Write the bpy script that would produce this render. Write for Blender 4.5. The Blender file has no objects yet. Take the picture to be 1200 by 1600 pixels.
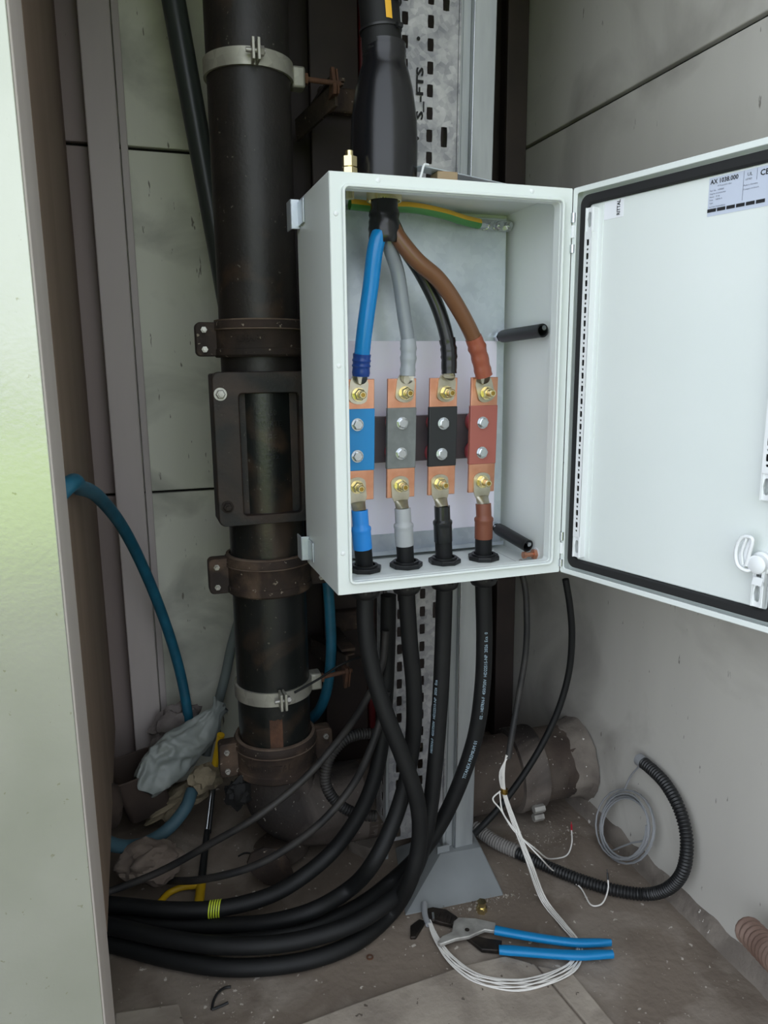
import bpy, bmesh, math, random
from mathutils import Vector, Matrix, noise
PI = math.pi
V = Vector
C = bpy.context.scene.collection
SC = bpy.context.scene

# ------------------------------------------------------------------ camera, sky, sun, exposure
cam = bpy.data.objects.new('camera', bpy.data.cameras.new('camera')); C.objects.link(cam)
yaw, pitch, roll = -0.3201, 0.19187, 0.010125
f_ = V((-math.sin(yaw)*math.cos(pitch), math.cos(yaw)*math.cos(pitch), -math.sin(pitch)))
r_ = V((math.cos(yaw), math.sin(yaw), 0)); d_ = f_.cross(r_)
rr = r_*math.cos(roll)+d_*math.sin(roll); dd = d_*math.cos(roll)-r_*math.sin(roll)
cam.matrix_world = Matrix(((rr.x, -dd.x, -f_.x, -0.2742), (rr.y, -dd.y, -f_.y, -1.0510), (rr.z, -dd.z, -f_.z, 1.0283), (0, 0, 0, 1)))
cam.data.sensor_fit = 'VERTICAL'; cam.data.sensor_height = 36.0; cam.data.sensor_width = 27.0
cam.data.lens = 1169.5/1600*36
cam.data.clip_start = .02
SC.camera = cam

wd = bpy.data.worlds.new('overcast_sky'); SC.world = wd; wd.use_nodes = True
nt = wd.node_tree; nt.nodes.clear()
bgn = nt.nodes.new('ShaderNodeBackground'); wo = nt.nodes.new('ShaderNodeOutputWorld')
tcn = nt.nodes.new('ShaderNodeTexCoord'); sep = nt.nodes.new('ShaderNodeSeparateXYZ'); rmp = nt.nodes.new('ShaderNodeValToRGB')
nt.links.new(tcn.outputs['Generated'], sep.inputs[0]); nt.links.new(sep.outputs['Z'], rmp.inputs[0]); nt.links.new(rmp.outputs[0], bgn.inputs[0]); nt.links.new(bgn.outputs[0], wo.inputs[0])
rmp.color_ramp.elements[0].position = 0.0; rmp.color_ramp.elements[0].color = (1.18, 1.27, 1.40, 1)
rmp.color_ramp.elements[1].position = 1.0; rmp.color_ramp.elements[1].color = (.72, .78, .86, 1)
bgn.inputs['Strength'].default_value = 1.0

sl = bpy.data.lights.new('sun', 'SUN'); so = bpy.data.objects.new('sun', sl); C.objects.link(so)
sl.energy = 2.6; sl.angle = .03; sl.color = (1, .95, .85); so.location = (0, 6, 9)
so.rotation_euler = (math.radians(-40), 0, math.radians(12))       # stands behind the building, lights the garden only

vs = SC.view_settings
SC.display_settings.display_device = 'sRGB'
vs.view_transform = 'Standard'; vs.look = 'None'; vs.gamma = 1; vs.use_curve_mapping = False
vs.exposure = 1.02

# ------------------------------------------------------------------ materials
def lin(h):
    if not isinstance(h, str): return (*h, 1)
    v = [int(h[i:i+2], 16)/255 for i in (0, 2, 4)]
    return (*[x/12.92 if x <= .04045 else ((x+.055)/1.055)**2.4 for x in v], 1)
MATS = {}
def M(key, c1=None, c2=None, sc=6, det=6, rough=.5, metal=0, bump=0, bsc=60, specks=None, coat=0, spec=.5, streak=0, blotch=None, trans=0, thr=(.4, .65)):
    if key in MATS: return MATS[key]
    m = bpy.data.materials.new(key); m.use_nodes = True; n = m.node_tree.nodes; l = m.node_tree.links
    b = n['Principled BSDF']; b.inputs['Roughness'].default_value = rough; b.inputs['Metallic'].default_value = metal
    b.inputs['Specular IOR Level'].default_value = spec
    if coat: b.inputs['Coat Weight'].default_value = coat; b.inputs['Coat Roughness'].default_value = .15
    if trans: b.inputs['Transmission Weight'].default_value = trans
    b.inputs['Base Color'].default_value = lin(c1)
    tc = n.new('ShaderNodeTexCoord'); src = tc.outputs['Object']
    if streak:
        mp = n.new('ShaderNodeMapping'); mp.inputs['Scale'].default_value = (1, 1, 1/streak); l.new(src, mp.inputs[0]); src = mp.outputs[0]
    def nz(scale, d=6, s=src, dist=0):
        t = n.new('ShaderNodeTexNoise'); t.inputs['Scale'].default_value = scale; t.inputs['Detail'].default_value = d; t.inputs['Distortion'].default_value = dist
        l.new(s, t.inputs['Vector']); return t.outputs['Fac']
    def ramp(fac, a, z):
        r = n.new('ShaderNodeMapRange'); r.inputs[1].default_value = a; r.inputs[2].default_value = z; l.new(fac, r.inputs[0]); return r.outputs[0]
    def mix(fac, a, col):
        x = n.new('ShaderNodeMix'); x.data_type = 'RGBA'; l.new(fac, x.inputs[0])
        if hasattr(a, 'is_linked'): l.new(a, x.inputs[6])
        else: x.inputs[6].default_value = lin(a)
        x.inputs[7].default_value = lin(col); return x.outputs[2]
    col = c1
    if c2: col = mix(ramp(nz(sc, det), *thr), col, c2)
    if blotch:                                                       # (colour, scale, from, to)
        col = mix(ramp(nz(blotch[1], 8, tc.outputs['Object'], .6), blotch[2], blotch[3]), col, blotch[0])
    if specks:                                                       # (colour, scale, threshold)
        col = mix(ramp(nz(specks[1], 3), specks[2], specks[2]+.03), col, specks[0])
    if hasattr(col, 'is_linked'): l.new(col, b.inputs['Base Color'])
    if bump:
        bp = n.new('ShaderNodeBump'); bp.inputs['Strength'].default_value = bump; bp.inputs['Distance'].default_value = .004
        l.new(nz(bsc, 6, tc.outputs['Object']), bp.inputs['Height']); l.new(bp.outputs[0], b.inputs['Normal'])
    MATS[key] = m; return m
def galv(key, c1, c2, sc=70, rough=.4, metal=.7, spot=None):
    m = bpy.data.materials.new(key); m.use_nodes = True; n = m.node_tree.nodes; l = m.node_tree.links
    b = n['Principled BSDF']; b.inputs['Roughness'].default_value = rough; b.inputs['Metallic'].default_value = metal
    tc = n.new('ShaderNodeTexCoord'); vo = n.new('ShaderNodeTexVoronoi'); vo.inputs['Scale'].default_value = sc
    no = n.new('ShaderNodeTexNoise'); no.inputs['Scale'].default_value = sc*.25; no.inputs['Detail'].default_value = 8
    l.new(tc.outputs['Object'], vo.inputs['Vector']); l.new(tc.outputs['Object'], no.inputs['Vector'])
    sp = n.new('ShaderNodeSeparateColor'); l.new(vo.outputs['Color'], sp.inputs[0])
    ad = n.new('ShaderNodeMath'); ad.operation = 'MULTIPLY_ADD'; ad.inputs[1].default_value = .45; l.new(sp.outputs[0], ad.inputs[0])
    mr = n.new('ShaderNodeMapRange'); mr.inputs[1].default_value = .35; mr.inputs[2].default_value = .65; mr.inputs[4].default_value = .6
    l.new(no.outputs['Fac'], mr.inputs[0]); l.new(mr.outputs[0], ad.inputs[2])
    x = n.new('ShaderNodeMix'); x.data_type = 'RGBA'; l.new(ad.outputs[0], x.inputs[0]); x.inputs[6].default_value = lin(c1); x.inputs[7].default_value = lin(c2)
    l.new(x.outputs[2], b.inputs['Base Color']); MATS[key] = m; return m

white = M('white_powder_coat', 'e3e9e6', 'dee5e2', 3, rough=.38, bump=.04, bsc=900)
whiteplastic = M('white_plastic', 'e8ebec', rough=.35)
zinc = galv('zinc_sheet', 'd2dae0', 'bfc8d0', 90, .33, .45)
zinc_old = galv('weathered_galvanised', 'b8b6aa', '949288', 55, .5, .45)
zinc_tray = galv('mottled_galvanised', 'bcbbba', '7d7e82', 110, .5, .45)
zinc_post = M('galvanised_post', 'aeb2b2', '9a9e9f', 30, rough=.45, metal=.5, streak=8)
chrome = M('bright_zinc_bolt', 'c3c7ca', rough=.25, metal=1)
steel = M('brushed_steel', 'b9b7b1', '9b9892', 40, rough=.4, metal=.5)
brass = M('brass', 'e4d6a6', rough=.26, metal=1)
darkbrass = M('dull_brass', 'b09048', '7b6430', 30, rough=.35, metal=1)
copper = M('copper', 'dca285', 'c98a6b', 25, rough=.35, metal=.85)
copperdark = M('tarnished_copper', 'a06448', 'b67a58', 25, rough=.38, metal=.8)
tinned = M('tinned_copper_lug', 'c9c4b4', 'aaa38f', 30, rough=.28, metal=.9)
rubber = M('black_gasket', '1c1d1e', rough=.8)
jacket = M('black_rubber_jacket', '0e0f10', '131414', 25, rough=.6, bump=.06, bsc=300, spec=.35)
jacket_thin = M('dusty_black_jacket', '1b1b1c', '363330', 14, rough=.6)
plastic = M('black_nylon', '191a1b', rough=.42)
shrink = M('glossy_black_heat_shrink', '121316', rough=.24, bump=.05, bsc=40)
tape = M('black_tape', '141415', rough=.25)
blue = M('blue_insulation', '0684cc', rough=.25)
bluetape = M('dark_blue_tape', '123f8c', rough=.32)
blueshrink = M('blue_heat_shrink', '2a8fe6', rough=.4)
bluesleeve = M('blue_busbar_sleeve', '1689cc', rough=.42)
grey = M('grey_insulation', '858b90', rough=.28)
greytape = M('grey_tape', '9a9fa3', rough=.3)
greyshrink = M('pale_grey_heat_shrink', 'a7a9ab', rough=.42)
greysleeve = M('grey_busbar_sleeve', '6c706f', '777b7a', 60, rough=.42)
blackins = M('black_insulation', '1b1c1d', rough=.25)
blacksleeve = M('black_busbar_sleeve', '1c1e20', rough=.45)
brown = M('brown_insulation', '6e4a30', rough=.32)
browntape = M('red_brown_tape', '94503b', rough=.32)
brownshrink = M('brown_heat_shrink', '75422f', rough=.45)
brownsleeve = M('red_brown_busbar_sleeve', 'a05a4f', rough=.45)
paper = M('white_paper', 'f0ecfa', rough=.7)
bakelite = M('dark_grey_insulator', '5a5458', '4a4549', 12, rough=.28, coat=.3)
redins = M('red_insulator', 'b03a48', rough=.3)
castiron = M('painted_cast_iron', '1d1b19', '272320', 14, rough=.5, bump=.15, bsc=120, blotch=('4a3728', 5, .58, .72), specks=('5a564e', 110, .70))
castframe = M('dull_black_cast_iron', '121413', '1c1d1b', 9, rough=.6, bump=.2, bsc=140, blotch=('3e3027', 6, .5, .66), specks=('5a564e', 120, .70))
castblack = M('black_bitumen_cast_iron', '161918', '1e201f', 9, rough=.33, bump=.1, bsc=140, blotch=('43352a', 7, .55, .7), specks=('5a564e', 120, .70))
rustiron = M('rusty_cast_iron', '261e19', '382b23', 16, rough=.8, bump=.35, bsc=150, blotch=('5f4d3e', 9, .52, .68), specks=('8d8274', 90, .68))
elbowm = M('dusty_black_cast_iron', '231e1b', '332a26', 9, rough=.75, bump=.35, bsc=120, blotch=('6a615a', 5, .44, .6), specks=('8f8a82', 140, .69))
dustiron = M('dust_covered_cast_iron', '43372f', '2e2621', 10, rough=.9, bump=.4, bsc=120, blotch=('62584f', 6, .38, .74), specks=('a5a098', 130, .69))
rust = M('rust', '4d3527', '654431', 30, rough=.85, bump=.3, bsc=150)
brownsteel = M('dark_brown_painted_steel', '2c2320', '352a26', 10, rough=.6, specks=('6a5d50', 60, .77))
redpaint = M('dark_red_paint', '5a1216', rough=.5)
wallpanel = M('cement_panel', 'd4d5c6', 'c4c5b6', 3, rough=.75, bump=.06, bsc=60, streak=5, blotch=('a3a498', 4.5, .5, .68), specks=('77746a', 110, .70))
rwall = M('grey_cement_panel', 'c4c1b9', 'b7b4ad', 2.6, rough=.75, bump=.1, bsc=50, streak=4, blotch=('9b9790', 3.6, .5, .7), specks=('7d7972', 100, .715))
greenwhite = M('pale_green_gloss_paint', 'b4b7aa', 'a9ad9e', 5, rough=.25, metal=.5, bump=.05, bsc=160, specks=('9a9c86', 120, .72))
shadedpanel = M('mauve_shaded_panel', '958985', '857975', 8, rough=.75, streak=6, specks=('5d5754', 90, .70))  # back wall panel left of the batten, its shade put into a darker colour
reveal = M('grey_beige_paint', 'c2bab4', 'b5ada7', 8, rough=.6, streak=6)
battenm = M('grey_mauve_paint', 'b3aba7', 'a69e9a', 9, rough=.6, streak=8, specks=('55504d', 50, .78))
darkboard = M('brown_board', '8b7868', '7d6b5c', 8, rough=.7, streak=6)
gap = M('dark_backing', '1a1816', rough=.9)
floorm = M('dusty_concrete', '7b6f63', '655a50', 4, rough=.9, bump=.5, bsc=70, blotch=('8f857a', 7, .5, .68), specks=('b9b1a6', 60, .675))
slabm = M('pale_worn_concrete', 'a69c8f', '968c80', 8, rough=.9, bump=.4, bsc=90, blotch=('857b70', 9, .5, .68), specks=('564d44', 55, .68))
mortar = M('rough_mortar', '7c746b', '655d56', 14, rough=.95, bump=.9, bsc=60, specks=('c9c4bc', 80, .7))
footm = M('grey_painted_metal', '868a8b', '7d8182', 8, rough=.55, specks=('b7b9b8', 50, .76))
bluehose = M('blue_hose', '1a566c', '1f657e', 20, rough=.5)
greyhose = M('grey_hose', '7b8583', rough=.55)
darkpvc = M('dark_grey_pvc', '3a403f', '444a49', 6, rough=.35, streak=6)
bagm = M('grey_plastic_bag', '828986', '90958f', 9, rough=.45, bump=.2, bsc=45)
cloth = M('grimy_rag', '7e7773', '5d5653', 10, rough=.95, bump=.6, bsc=80)
card = M('dark_brown_bucket', '40342d', '2f2621', 9, rough=.8)
debrism = M('yellowish_rubble', '8b8069', '6b614f', 18, rough=.95, bump=.6, bsc=90)
stone = M('dusty_brown_sack', '75695f', '594e46', 12, rough=.95, bump=.7, bsc=60)
yellow = M('yellow_plastic', 'c9a21a', rough=.45)
yellowbright = M('yellow_green_tape', 'c6d63a', rough=.4)
amber = M('amber_label', 'e0a92a', rough=.4)
wirewhite = M('white_wire', 'dcd9d3', rough=.5)
coilgrey = M('grey_wire', '8d8f91', rough=.5)
plierblue = M('blue_dipped_grip', '0679b2', rough=.4)
plierblack = M('black_oxide_steel', '24211f', '3a332d', 40, rough=.5, metal=.6)
earthm = M('green_insulation', '4c8a4a', rough=.4)
earthy = M('yellow_insulation', 'd9ab35', rough=.4)
redwire = M('red_ferrule', 'a81f30', rough=.4)
inkm = M('black_ink', '15161a', rough=.6)
labelm = M('silver_label', 'c3cbdb', rough=.4)
whitesticker = M('white_sticker', 'eef0f5', rough=.5)
printm = M('pale_blue_print', '9fb6c4', rough=.6)
hosecop = M('dusty_copper_hose', '9b8478', '7e665b', 14, rough=.45, metal=.4)
wood = M('tan_block', 'a08a6c', rough=.6)
darkred = M('dark_red_grip', '6e1620', rough=.4)
leafm = M('sunlit_leaf', '6f9a24', '4f7a18', 3, rough=.6)
grassm = M('lawn', 'b8dc34', '9cc428', 1.5, rough=.9)
outconc = M('yard_paving', '85827c', '77746e', 2, rough=.9)
black = M('sooty_black', '0e0e0e', rough=.8)

# ------------------------------------------------------------------ mesh helpers
def nb(): return bmesh.new()
def box(b, x0, x1, y0, y1, z0, z1, mat=None):
    vs_ = [b.verts.new((x, y, z)) for x in (x0, x1) for y in (y0, y1) for z in (z0, z1)]
    for f in ((0, 1, 3, 2), (4, 6, 7, 5), (0, 4, 5, 1), (2, 3, 7, 6), (0, 2, 6, 4), (1, 5, 7, 3)): b.faces.new([vs_[i] for i in f])
    if mat is not None:
        for v in vs_: v.co = mat @ v.co
    return vs_
def frame(t, up=V((0, 0, 1))):
    t = V(t).normalized(); a = up if abs(t.dot(up)) < .95 else V((1, 0, 0))
    u = t.cross(a).normalized(); w = u.cross(t).normalized(); return u, w, t
def ring(b, c, u, w, r, seg, ph=0): return [b.verts.new(c+u*(r*math.cos(2*PI*i/seg+ph))+w*(r*math.sin(2*PI*i/seg+ph))) for i in range(seg)]
def join(b, r0, r1, closed=True):
    n = len(r0)
    for i in range(n if closed else n-1): b.faces.new((r0[i], r0[(i+1) % n], r1[(i+1) % n], r1[i]))
def cyl(b, p0, p1, r0, r1=None, seg=20, caps=(1, 1), ph=0):
    p0, p1 = V(p0), V(p1); r1 = r0 if r1 is None else r1
    u, w, t = frame(p1-p0); a = ring(b, p0, u, w, r0, seg, ph); z = ring(b, p1, u, w, r1, seg, ph); join(b, a, z)
    if caps[0]: b.faces.new(a[::-1])
    if caps[1]: b.faces.new(z)
def lathe(b, p0, axis, prof, seg=28, caps=(1, 1), ph=0, up=V((0, 0, 1))):
    p0 = V(p0); u, w, t = frame(axis, up); prev = None; first = None
    for r, h in prof:
        k = ring(b, p0+t*h, u, w, max(r, 1e-5), seg, ph)
        if prev: join(b, prev, k)
        else: first = k
        prev = k
    if caps[0]: b.faces.new(first[::-1])
    if caps[1]: b.faces.new(prev)
def pipe_ring(b, p0, axis, ro, ri, h, seg=32, ph=0):                 # hollow ring
    lathe(b, p0, axis, [(ri, 0), (ro, 0), (ro, h), (ri, h), (ri, 0)], seg, (0, 0), ph)
def smooth(pts, n=10):
    P = [V(p) for p in pts]; P = [P[0]*2-P[1]]+P+[P[-1]*2-P[-2]]; out = []
    for i in range(1, len(P)-2):
        p0, p1, p2, p3 = P[i-1:i+3]
        d1, d2, d3 = [max((a-c).length, 1e-5)**.5 for a, c in ((p0, p1), (p1, p2), (p2, p3))]
        m1 = ((p1-p0)/d1-(p2-p0)/(d1+d2)+(p2-p1)/d2)*d2; m2 = ((p2-p1)/d2-(p3-p1)/(d2+d3)+(p3-p2)/d3)*d2
        for k in range(n):
            t = k/n; out.append((2*t**3-3*t*t+1)*p1+(t**3-2*t*t+t)*m1+(-2*t**3+3*t*t)*p2+(t**3-t*t)*m2)
    out.append(P[-2]); return out
def resample(p, step):
    out = [p[0].copy()]; need = step
    for a, c in zip(p, p[1:]):
        L = (c-a).length; pos = 0
        while L-pos >= need:
            pos += need; out.append(a+(c-a)*(pos/max(L, 1e-9))); need = step
        need -= L-pos
    return out
def frames(p):
    out = []; u = None
    for i, c in enumerate(p):
        t = (p[min(i+1, len(p)-1)]-p[max(i-1, 0)]).normalized()
        if u is None: u, w, t = frame(t)
        else:
            u = (u-t*u.dot(t)).normalized()
        w = t.cross(u); out.append((c, u, w, t))
    return out
def tube(b, p, r, seg=12, caps=True, rf=None):
    prev = None
    fr = frames(p); first = None
    for i, (c, u, w, t) in enumerate(fr):
        k = ring(b, c, u, w, rf(i, len(fr)) if rf else r, seg)
        if prev: join(b, prev, k)
        else: first = k
        prev = k
    if caps: b.faces.new(first[::-1]); b.faces.new(prev)
def prism(b, poly, h, mat):                                          # poly in local xy, extruded along local z
    lo = [b.verts.new(mat @ V((x, y, 0))) for x, y in poly]; hi = [b.verts.new(mat @ V((x, y, h))) for x, y in poly]
    b.faces.new(lo[::-1]); b.faces.new(hi); join(b, lo, hi)
def rrect(x0, x1, y0, y1, r, n=5):
    o = []
    for cx, cy, a in ((x1-r, y1-r, 0), (x0+r, y1-r, 90), (x0+r, y0+r, 180), (x1-r, y0+r, 270)):
        for k in range(n+1):
            t = math.radians(a+90*k/n); o.append((cx+r*math.cos(t), cy+r*math.sin(t)))
    return o
def loop_ring(b, outer, inner, h, mat):                              # solid ring between two loops of equal count
    A_ = [[b.verts.new(mat @ V((x, y, z))) for x, y in L] for L, z in ((outer, 0), (inner, 0), (inner, h), (outer, h))]
    for i in range(4): join(b, A_[i], A_[(i+1) % 4])
def axes(o, x, y, z):
    x, y, z = V(x).normalized(), V(y).normalized(), V(z).normalized()
    return Matrix(((x.x, y.x, z.x, o[0]), (x.y, y.y, z.y, o[1]), (x.z, y.z, z.z, o[2]), (0, 0, 0, 1)))
def cell(b, mat, u0, u1, v0, v1, hw, hh, cu=None, cv=None, cut=.35):     # sheet cell with one rounded hole
    cu = (u0+u1)/2 if cu is None else cu; cv = (v0+v1)/2 if cv is None else cv; c = min(hw, hh)*cut
    outer = [(u1, cv), (u1, v1), (cu, v1), (u0, v1), (u0, cv), (u0, v0), (cu, v0), (u1, v0)]
    inn = [(cu+hw, cv), (cu+hw-c*.3, cv+hh-c*.3), (cu, cv+hh), (cu-hw+c*.3, cv+hh-c*.3), (cu-hw, cv), (cu-hw+c*.3, cv-hh+c*.3), (cu, cv-hh), (cu+hw-c*.3, cv-hh+c*.3)]
    A_ = [b.verts.new(mat @ V((*p, 0))) for p in outer]; B_ = [b.verts.new(mat @ V((*p, 0))) for p in inn]; join(b, A_, B_)
def quad(b, mat, u0, u1, v0, v1): b.faces.new([b.verts.new(mat @ V((u, v, 0))) for u, v in ((u0, v0), (u1, v0), (u1, v1), (u0, v1))])
BASE = {}
def finish(o, sm=None, bev=None, solid=None, sub=None):
    if solid:
        m = o.modifiers.new('s', 'SOLIDIFY'); m.thickness = solid; m.offset = -1
    if bev:
        m = o.modifiers.new('b', 'BEVEL'); m.width = bev; m.segments = 2; m.limit_method = 'ANGLE'; m.angle_limit = .7
    if sub:
        m = o.modifiers.new('u', 'SUBSURF'); m.levels = sub; m.render_levels = sub
    return o
def obj(name, b, mat, parent=None, label=None, cat=None, group=None, kind=None, sm=True, bev=None, solid=None, sub=None, base=None, weld=False):
    if weld: bmesh.ops.remove_doubles(b, verts=b.verts, dist=1e-5)
    if not solid: bmesh.ops.recalc_face_normals(b, faces=b.faces)
    if parent is None:
        if base is None:
            xs = [v.co.x for v in b.verts]; ys = [v.co.y for v in b.verts]; zs = [v.co.z for v in b.verts]
            base = V(((min(xs)+max(xs))/2, (min(ys)+max(ys))/2, min(zs)))
        else: base = V(base)
    else: base = BASE[parent.name]
    bmesh.ops.translate(b, verts=b.verts, vec=-base)
    me = bpy.data.meshes.new(name); b.to_mesh(me); b.free()
    me.materials.append(mat)
    if sm:
        for p in me.polygons: p.use_smooth = True
        me.set_sharp_from_angle(angle=math.radians(38))
    o = bpy.data.objects.new(name, me); C.objects.link(o); BASE[o.name] = base
    if parent is None: o.location = base
    else: o.parent = parent
    return tag(finish(o, sm, bev, solid, sub), label, cat, group, kind)
def tag(o, label=None, cat=None, group=None, kind=None):
    for k, v in (('label', label), ('category', cat), ('group', group), ('kind', kind)):
        if v: o[k] = v
    return o
def thing(name, base, label, cat, group=None):
    o = bpy.data.objects.new(name, None); C.objects.link(o); o.location = base; BASE[o.name] = V(base); o.empty_display_size = .05
    return tag(o, label, cat, group)
def text_bm(s, size, mapf, depth=0.0, align='LEFT', bold=0):
    cu = bpy.data.curves.new('t', 'FONT'); cu.body = s; cu.size = size; cu.align_x = align; cu.resolution_u = 2; cu.offset = bold*size; cu.extrude = depth
    to = bpy.data.objects.new('t', cu); C.objects.link(to); dg = bpy.context.evaluated_depsgraph_get()
    me = bpy.data.meshes.new_from_object(to.evaluated_get(dg)); bpy.data.objects.remove(to); bpy.data.curves.remove(cu)
    b = nb(); b.from_mesh(me); bpy.data.meshes.remove(me)
    for v in b.verts: v.co = mapf(v.co)
    return b
def text_on_path(s, size, path, start, r, ang_dir, flip=False, depth=0, lift=.0004):
    fr = frames(path); L = [0]
    for a, c in zip(path, path[1:]): L.append(L[-1]+(c-a).length)
    def mp(co):
        d = start+co.x if not flip else start-co.x
        i = 0
        while i < len(L)-2 and L[i+1] < d: i += 1
        c, u, w, t = fr[i]; p = c+t*(d-L[i]); n = (V(ang_dir)-t*V(ang_dir).dot(t)).normalized(); s_ = n.cross(t)
        if flip: s_ = -s_
        a = (co.y-size*.35)/r; return p+(n*math.cos(a)+s_*math.sin(a))*(r+lift+co.z)
    return text_bm(s, size, mp, depth)
def hexbolt(b, p, axis, r=.009, h=.006, washer=.011, ph=0):
    p = V(p); a = V(axis).normalized()
    if washer: cyl(b, p, p+a*.0018, washer, seg=20)
    cyl(b, p+a*.0018, p+a*(.0018+h*.8), r, seg=6, ph=ph); cyl(b, p+a*(.0018+h*.8), p+a*(.0018+h), r, r*.8, seg=6, ph=ph)
def jitter(b, amp, sc, seed=0):
    for v in b.verts: v.co += V([noise.noise(v.co*sc+V((seed+7*i, 3.1*i, 5.7*i))) for i in range(3)])*amp

# ------------------------------------------------------------------ the setting
b = nb(); box(b, -1.4, .70, -3.2, .80, -.06, 0)
floor = obj('floor', b, floorm, kind='structure', sm=False, base=(0, 0, 0))
def slab(poly, h):
    b = nb(); prism(b, poly, h+.03, Matrix.Translation((0, 0, -.03))); return obj('paving_slab', b, slabm, floor, sm=False, bev=.003)
slab([(-.25, -.062), (.009, -.036), (.208, -.022), (.283, -.027), (.322, -.06), (.336, -.20), (.33, -1.3), (-.25, -1.3)], .006)
slab([(.326, -.063), (.375, -.093), (.382, -.21), (.39, -1.3), (.335, -1.3), (.341, -.20)], .004)
slab([(-.37, .075), (-.27, .060), (-.255, -.06), (-.255, -.5), (-.37, -.5)], .004)

b = nb(); box(b, .684, .80, -2.4, .85, 0, 4.6); wr = obj('wall_right', b, gap, kind='structure', sm=False, base=(.69, 0, 0))
for z0, z1, y0, y1 in ((0, .80, -2.4, .757), (.806, 1.538, -2.4, .757), (1.546, 2.31, -2.4, .757), (2.318, 4.6, -2.4, .757)):
    b = nb(); box(b, .668, .684, y0, y1, z0, z1); obj('panel', b, rwall, wr, sm=False, bev=.0025)
b = nb(); box(b, -1.4, .80, .775, .9, 0, 4.6); wbk = obj('wall_back', b, gap, kind='structure', sm=False, base=(0, .78, 0))
for x0, x1 in ((-.45, -.30), (-.299, .228), (.232, .667)):
    for z0, z1 in ((0, .742), (.748, 1.491), (1.499, 2.30)):
        b = nb(); box(b, x0, x1, .757, .775, z0, z1); obj('panel', b, (shadedpanel if x0 < -.4 else wallpanel if x0 < 0 else brownsteel), wbk, sm=False, bev=.0025)
b = nb(); box(b, -.40, -.368, .05, .757, .17, 2.3); obj('wall_left', b, darkboard, kind='structure', sm=False, bev=.002)
b = nb(); box(b, -1.6, -1.4, -.3, .9, 0, 4.6); obj('wall_far_left', b, gap, kind='structure', sm=False)
b = nb(); box(b, -1.6, -.353, -.25, -.13, 0, 4.6)
wf = obj('wall_front', b, reveal, kind='structure', sm=False, bev=.002)
b = nb(); box(b, -1.6, -.355, -.253, -.25, 0, 4.6); obj('facing_panel', b, greenwhite, wf, sm=False, bev=.001)
b = nb(); box(b, -.324, -.262, .700, .756, 0, 2.3); obj('trim_1', b, battenm, kind='structure', sm=False, bev=.003)
b = nb(); box(b, -.260, -.245, .740, .756, 0, 2.3); obj('trim_3', b, battenm, kind='structure', sm=False, bev=.002)
b = nb(); box(b, -1.5, .70, -.30, .80, 2.30, 2.36); obj('ceiling', b, reveal, kind='structure', sm=False)
b = nb(); box(b, -.353, .668, -.25, -.13, 1.98, 4.6); obj('sky_blocker', b, reveal, wf, sm=False, bev=.002)  # unseen beam over the opening, added to cut high sky light on the floor
# rough mortar fillet at the foot of the right wall
b = nb(); prev = None
for i in range(160):
    y = -1.0+i*.011
    k = [b.verts.new((.668-.02+.004*noise.noise((y*30, 0, 1)), y, .0)), b.verts.new((.652+.004*noise.noise((y*40, 3, 1)), y, .008+.004*noise.noise((y*50, 9, 1)))),
         b.verts.new((.661, y, .026+.006*noise.noise((y*35, 6, 2)))), b.verts.new((.669, y, .034+.010*noise.noise((y*25, 2, 5))))]
    if prev: join(b, prev, k, False)
    prev = k
obj('baseboard_right', b, mortar, kind='structure')
# the yard the light comes from
b = nb(); box(b, -30, 30, -40, -3.2, -.08, -.01); obj('yard', b, outconc, kind='structure', sm=False)
b = nb(); box(b, -4.2, .3, -13, -4.2, -.05, .02); obj('lawn', b, grassm, kind='structure', sm=False)

def column(name, x0, x1, y0, y1, label, flange):
    t = thing(name, ((x0+x1)/2, (y0+y1)/2, 0), label, 'column')
    b = nb(); box(b, x0, x1, y0, y0+.012, 0, 2.3); obj('front_flange', b, brownsteel, t, sm=False, bev=.002)
    b = nb(); box(b, x0, x1, y1-.012, y1, 0, 2.3); obj('rear_flange', b, brownsteel, t, sm=False)
    xm = (x0+x1)/2; b = nb(); box(b, xm-.005, xm+.005, y0+.012, y1-.012, 0, 2.3); obj('web', b, brownsteel, t, sm=False)
    if flange:
        b = nb(); box(b, x0-.075, x0+.01, y0+.06, y0+.072, 0, 2.3); obj('side_plate', b, brownsteel, t, sm=False)
    return t
column('steel_column', .122, .226, .60, .735, 'dark brown painted steel column behind the cast iron soil pipe', True)
column('steel_column', .606, .660, .66, .752, 'dark brown steel column in the corner against the right wall', False)
b = nb(); cyl(b, (.244, .63, 0), (.244, .63, 2.3), .011, seg=16); obj('red_pipe', b, redpaint, label='thin dark red vertical pipe between brown column and perforated tray', cat='pipe')

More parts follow.
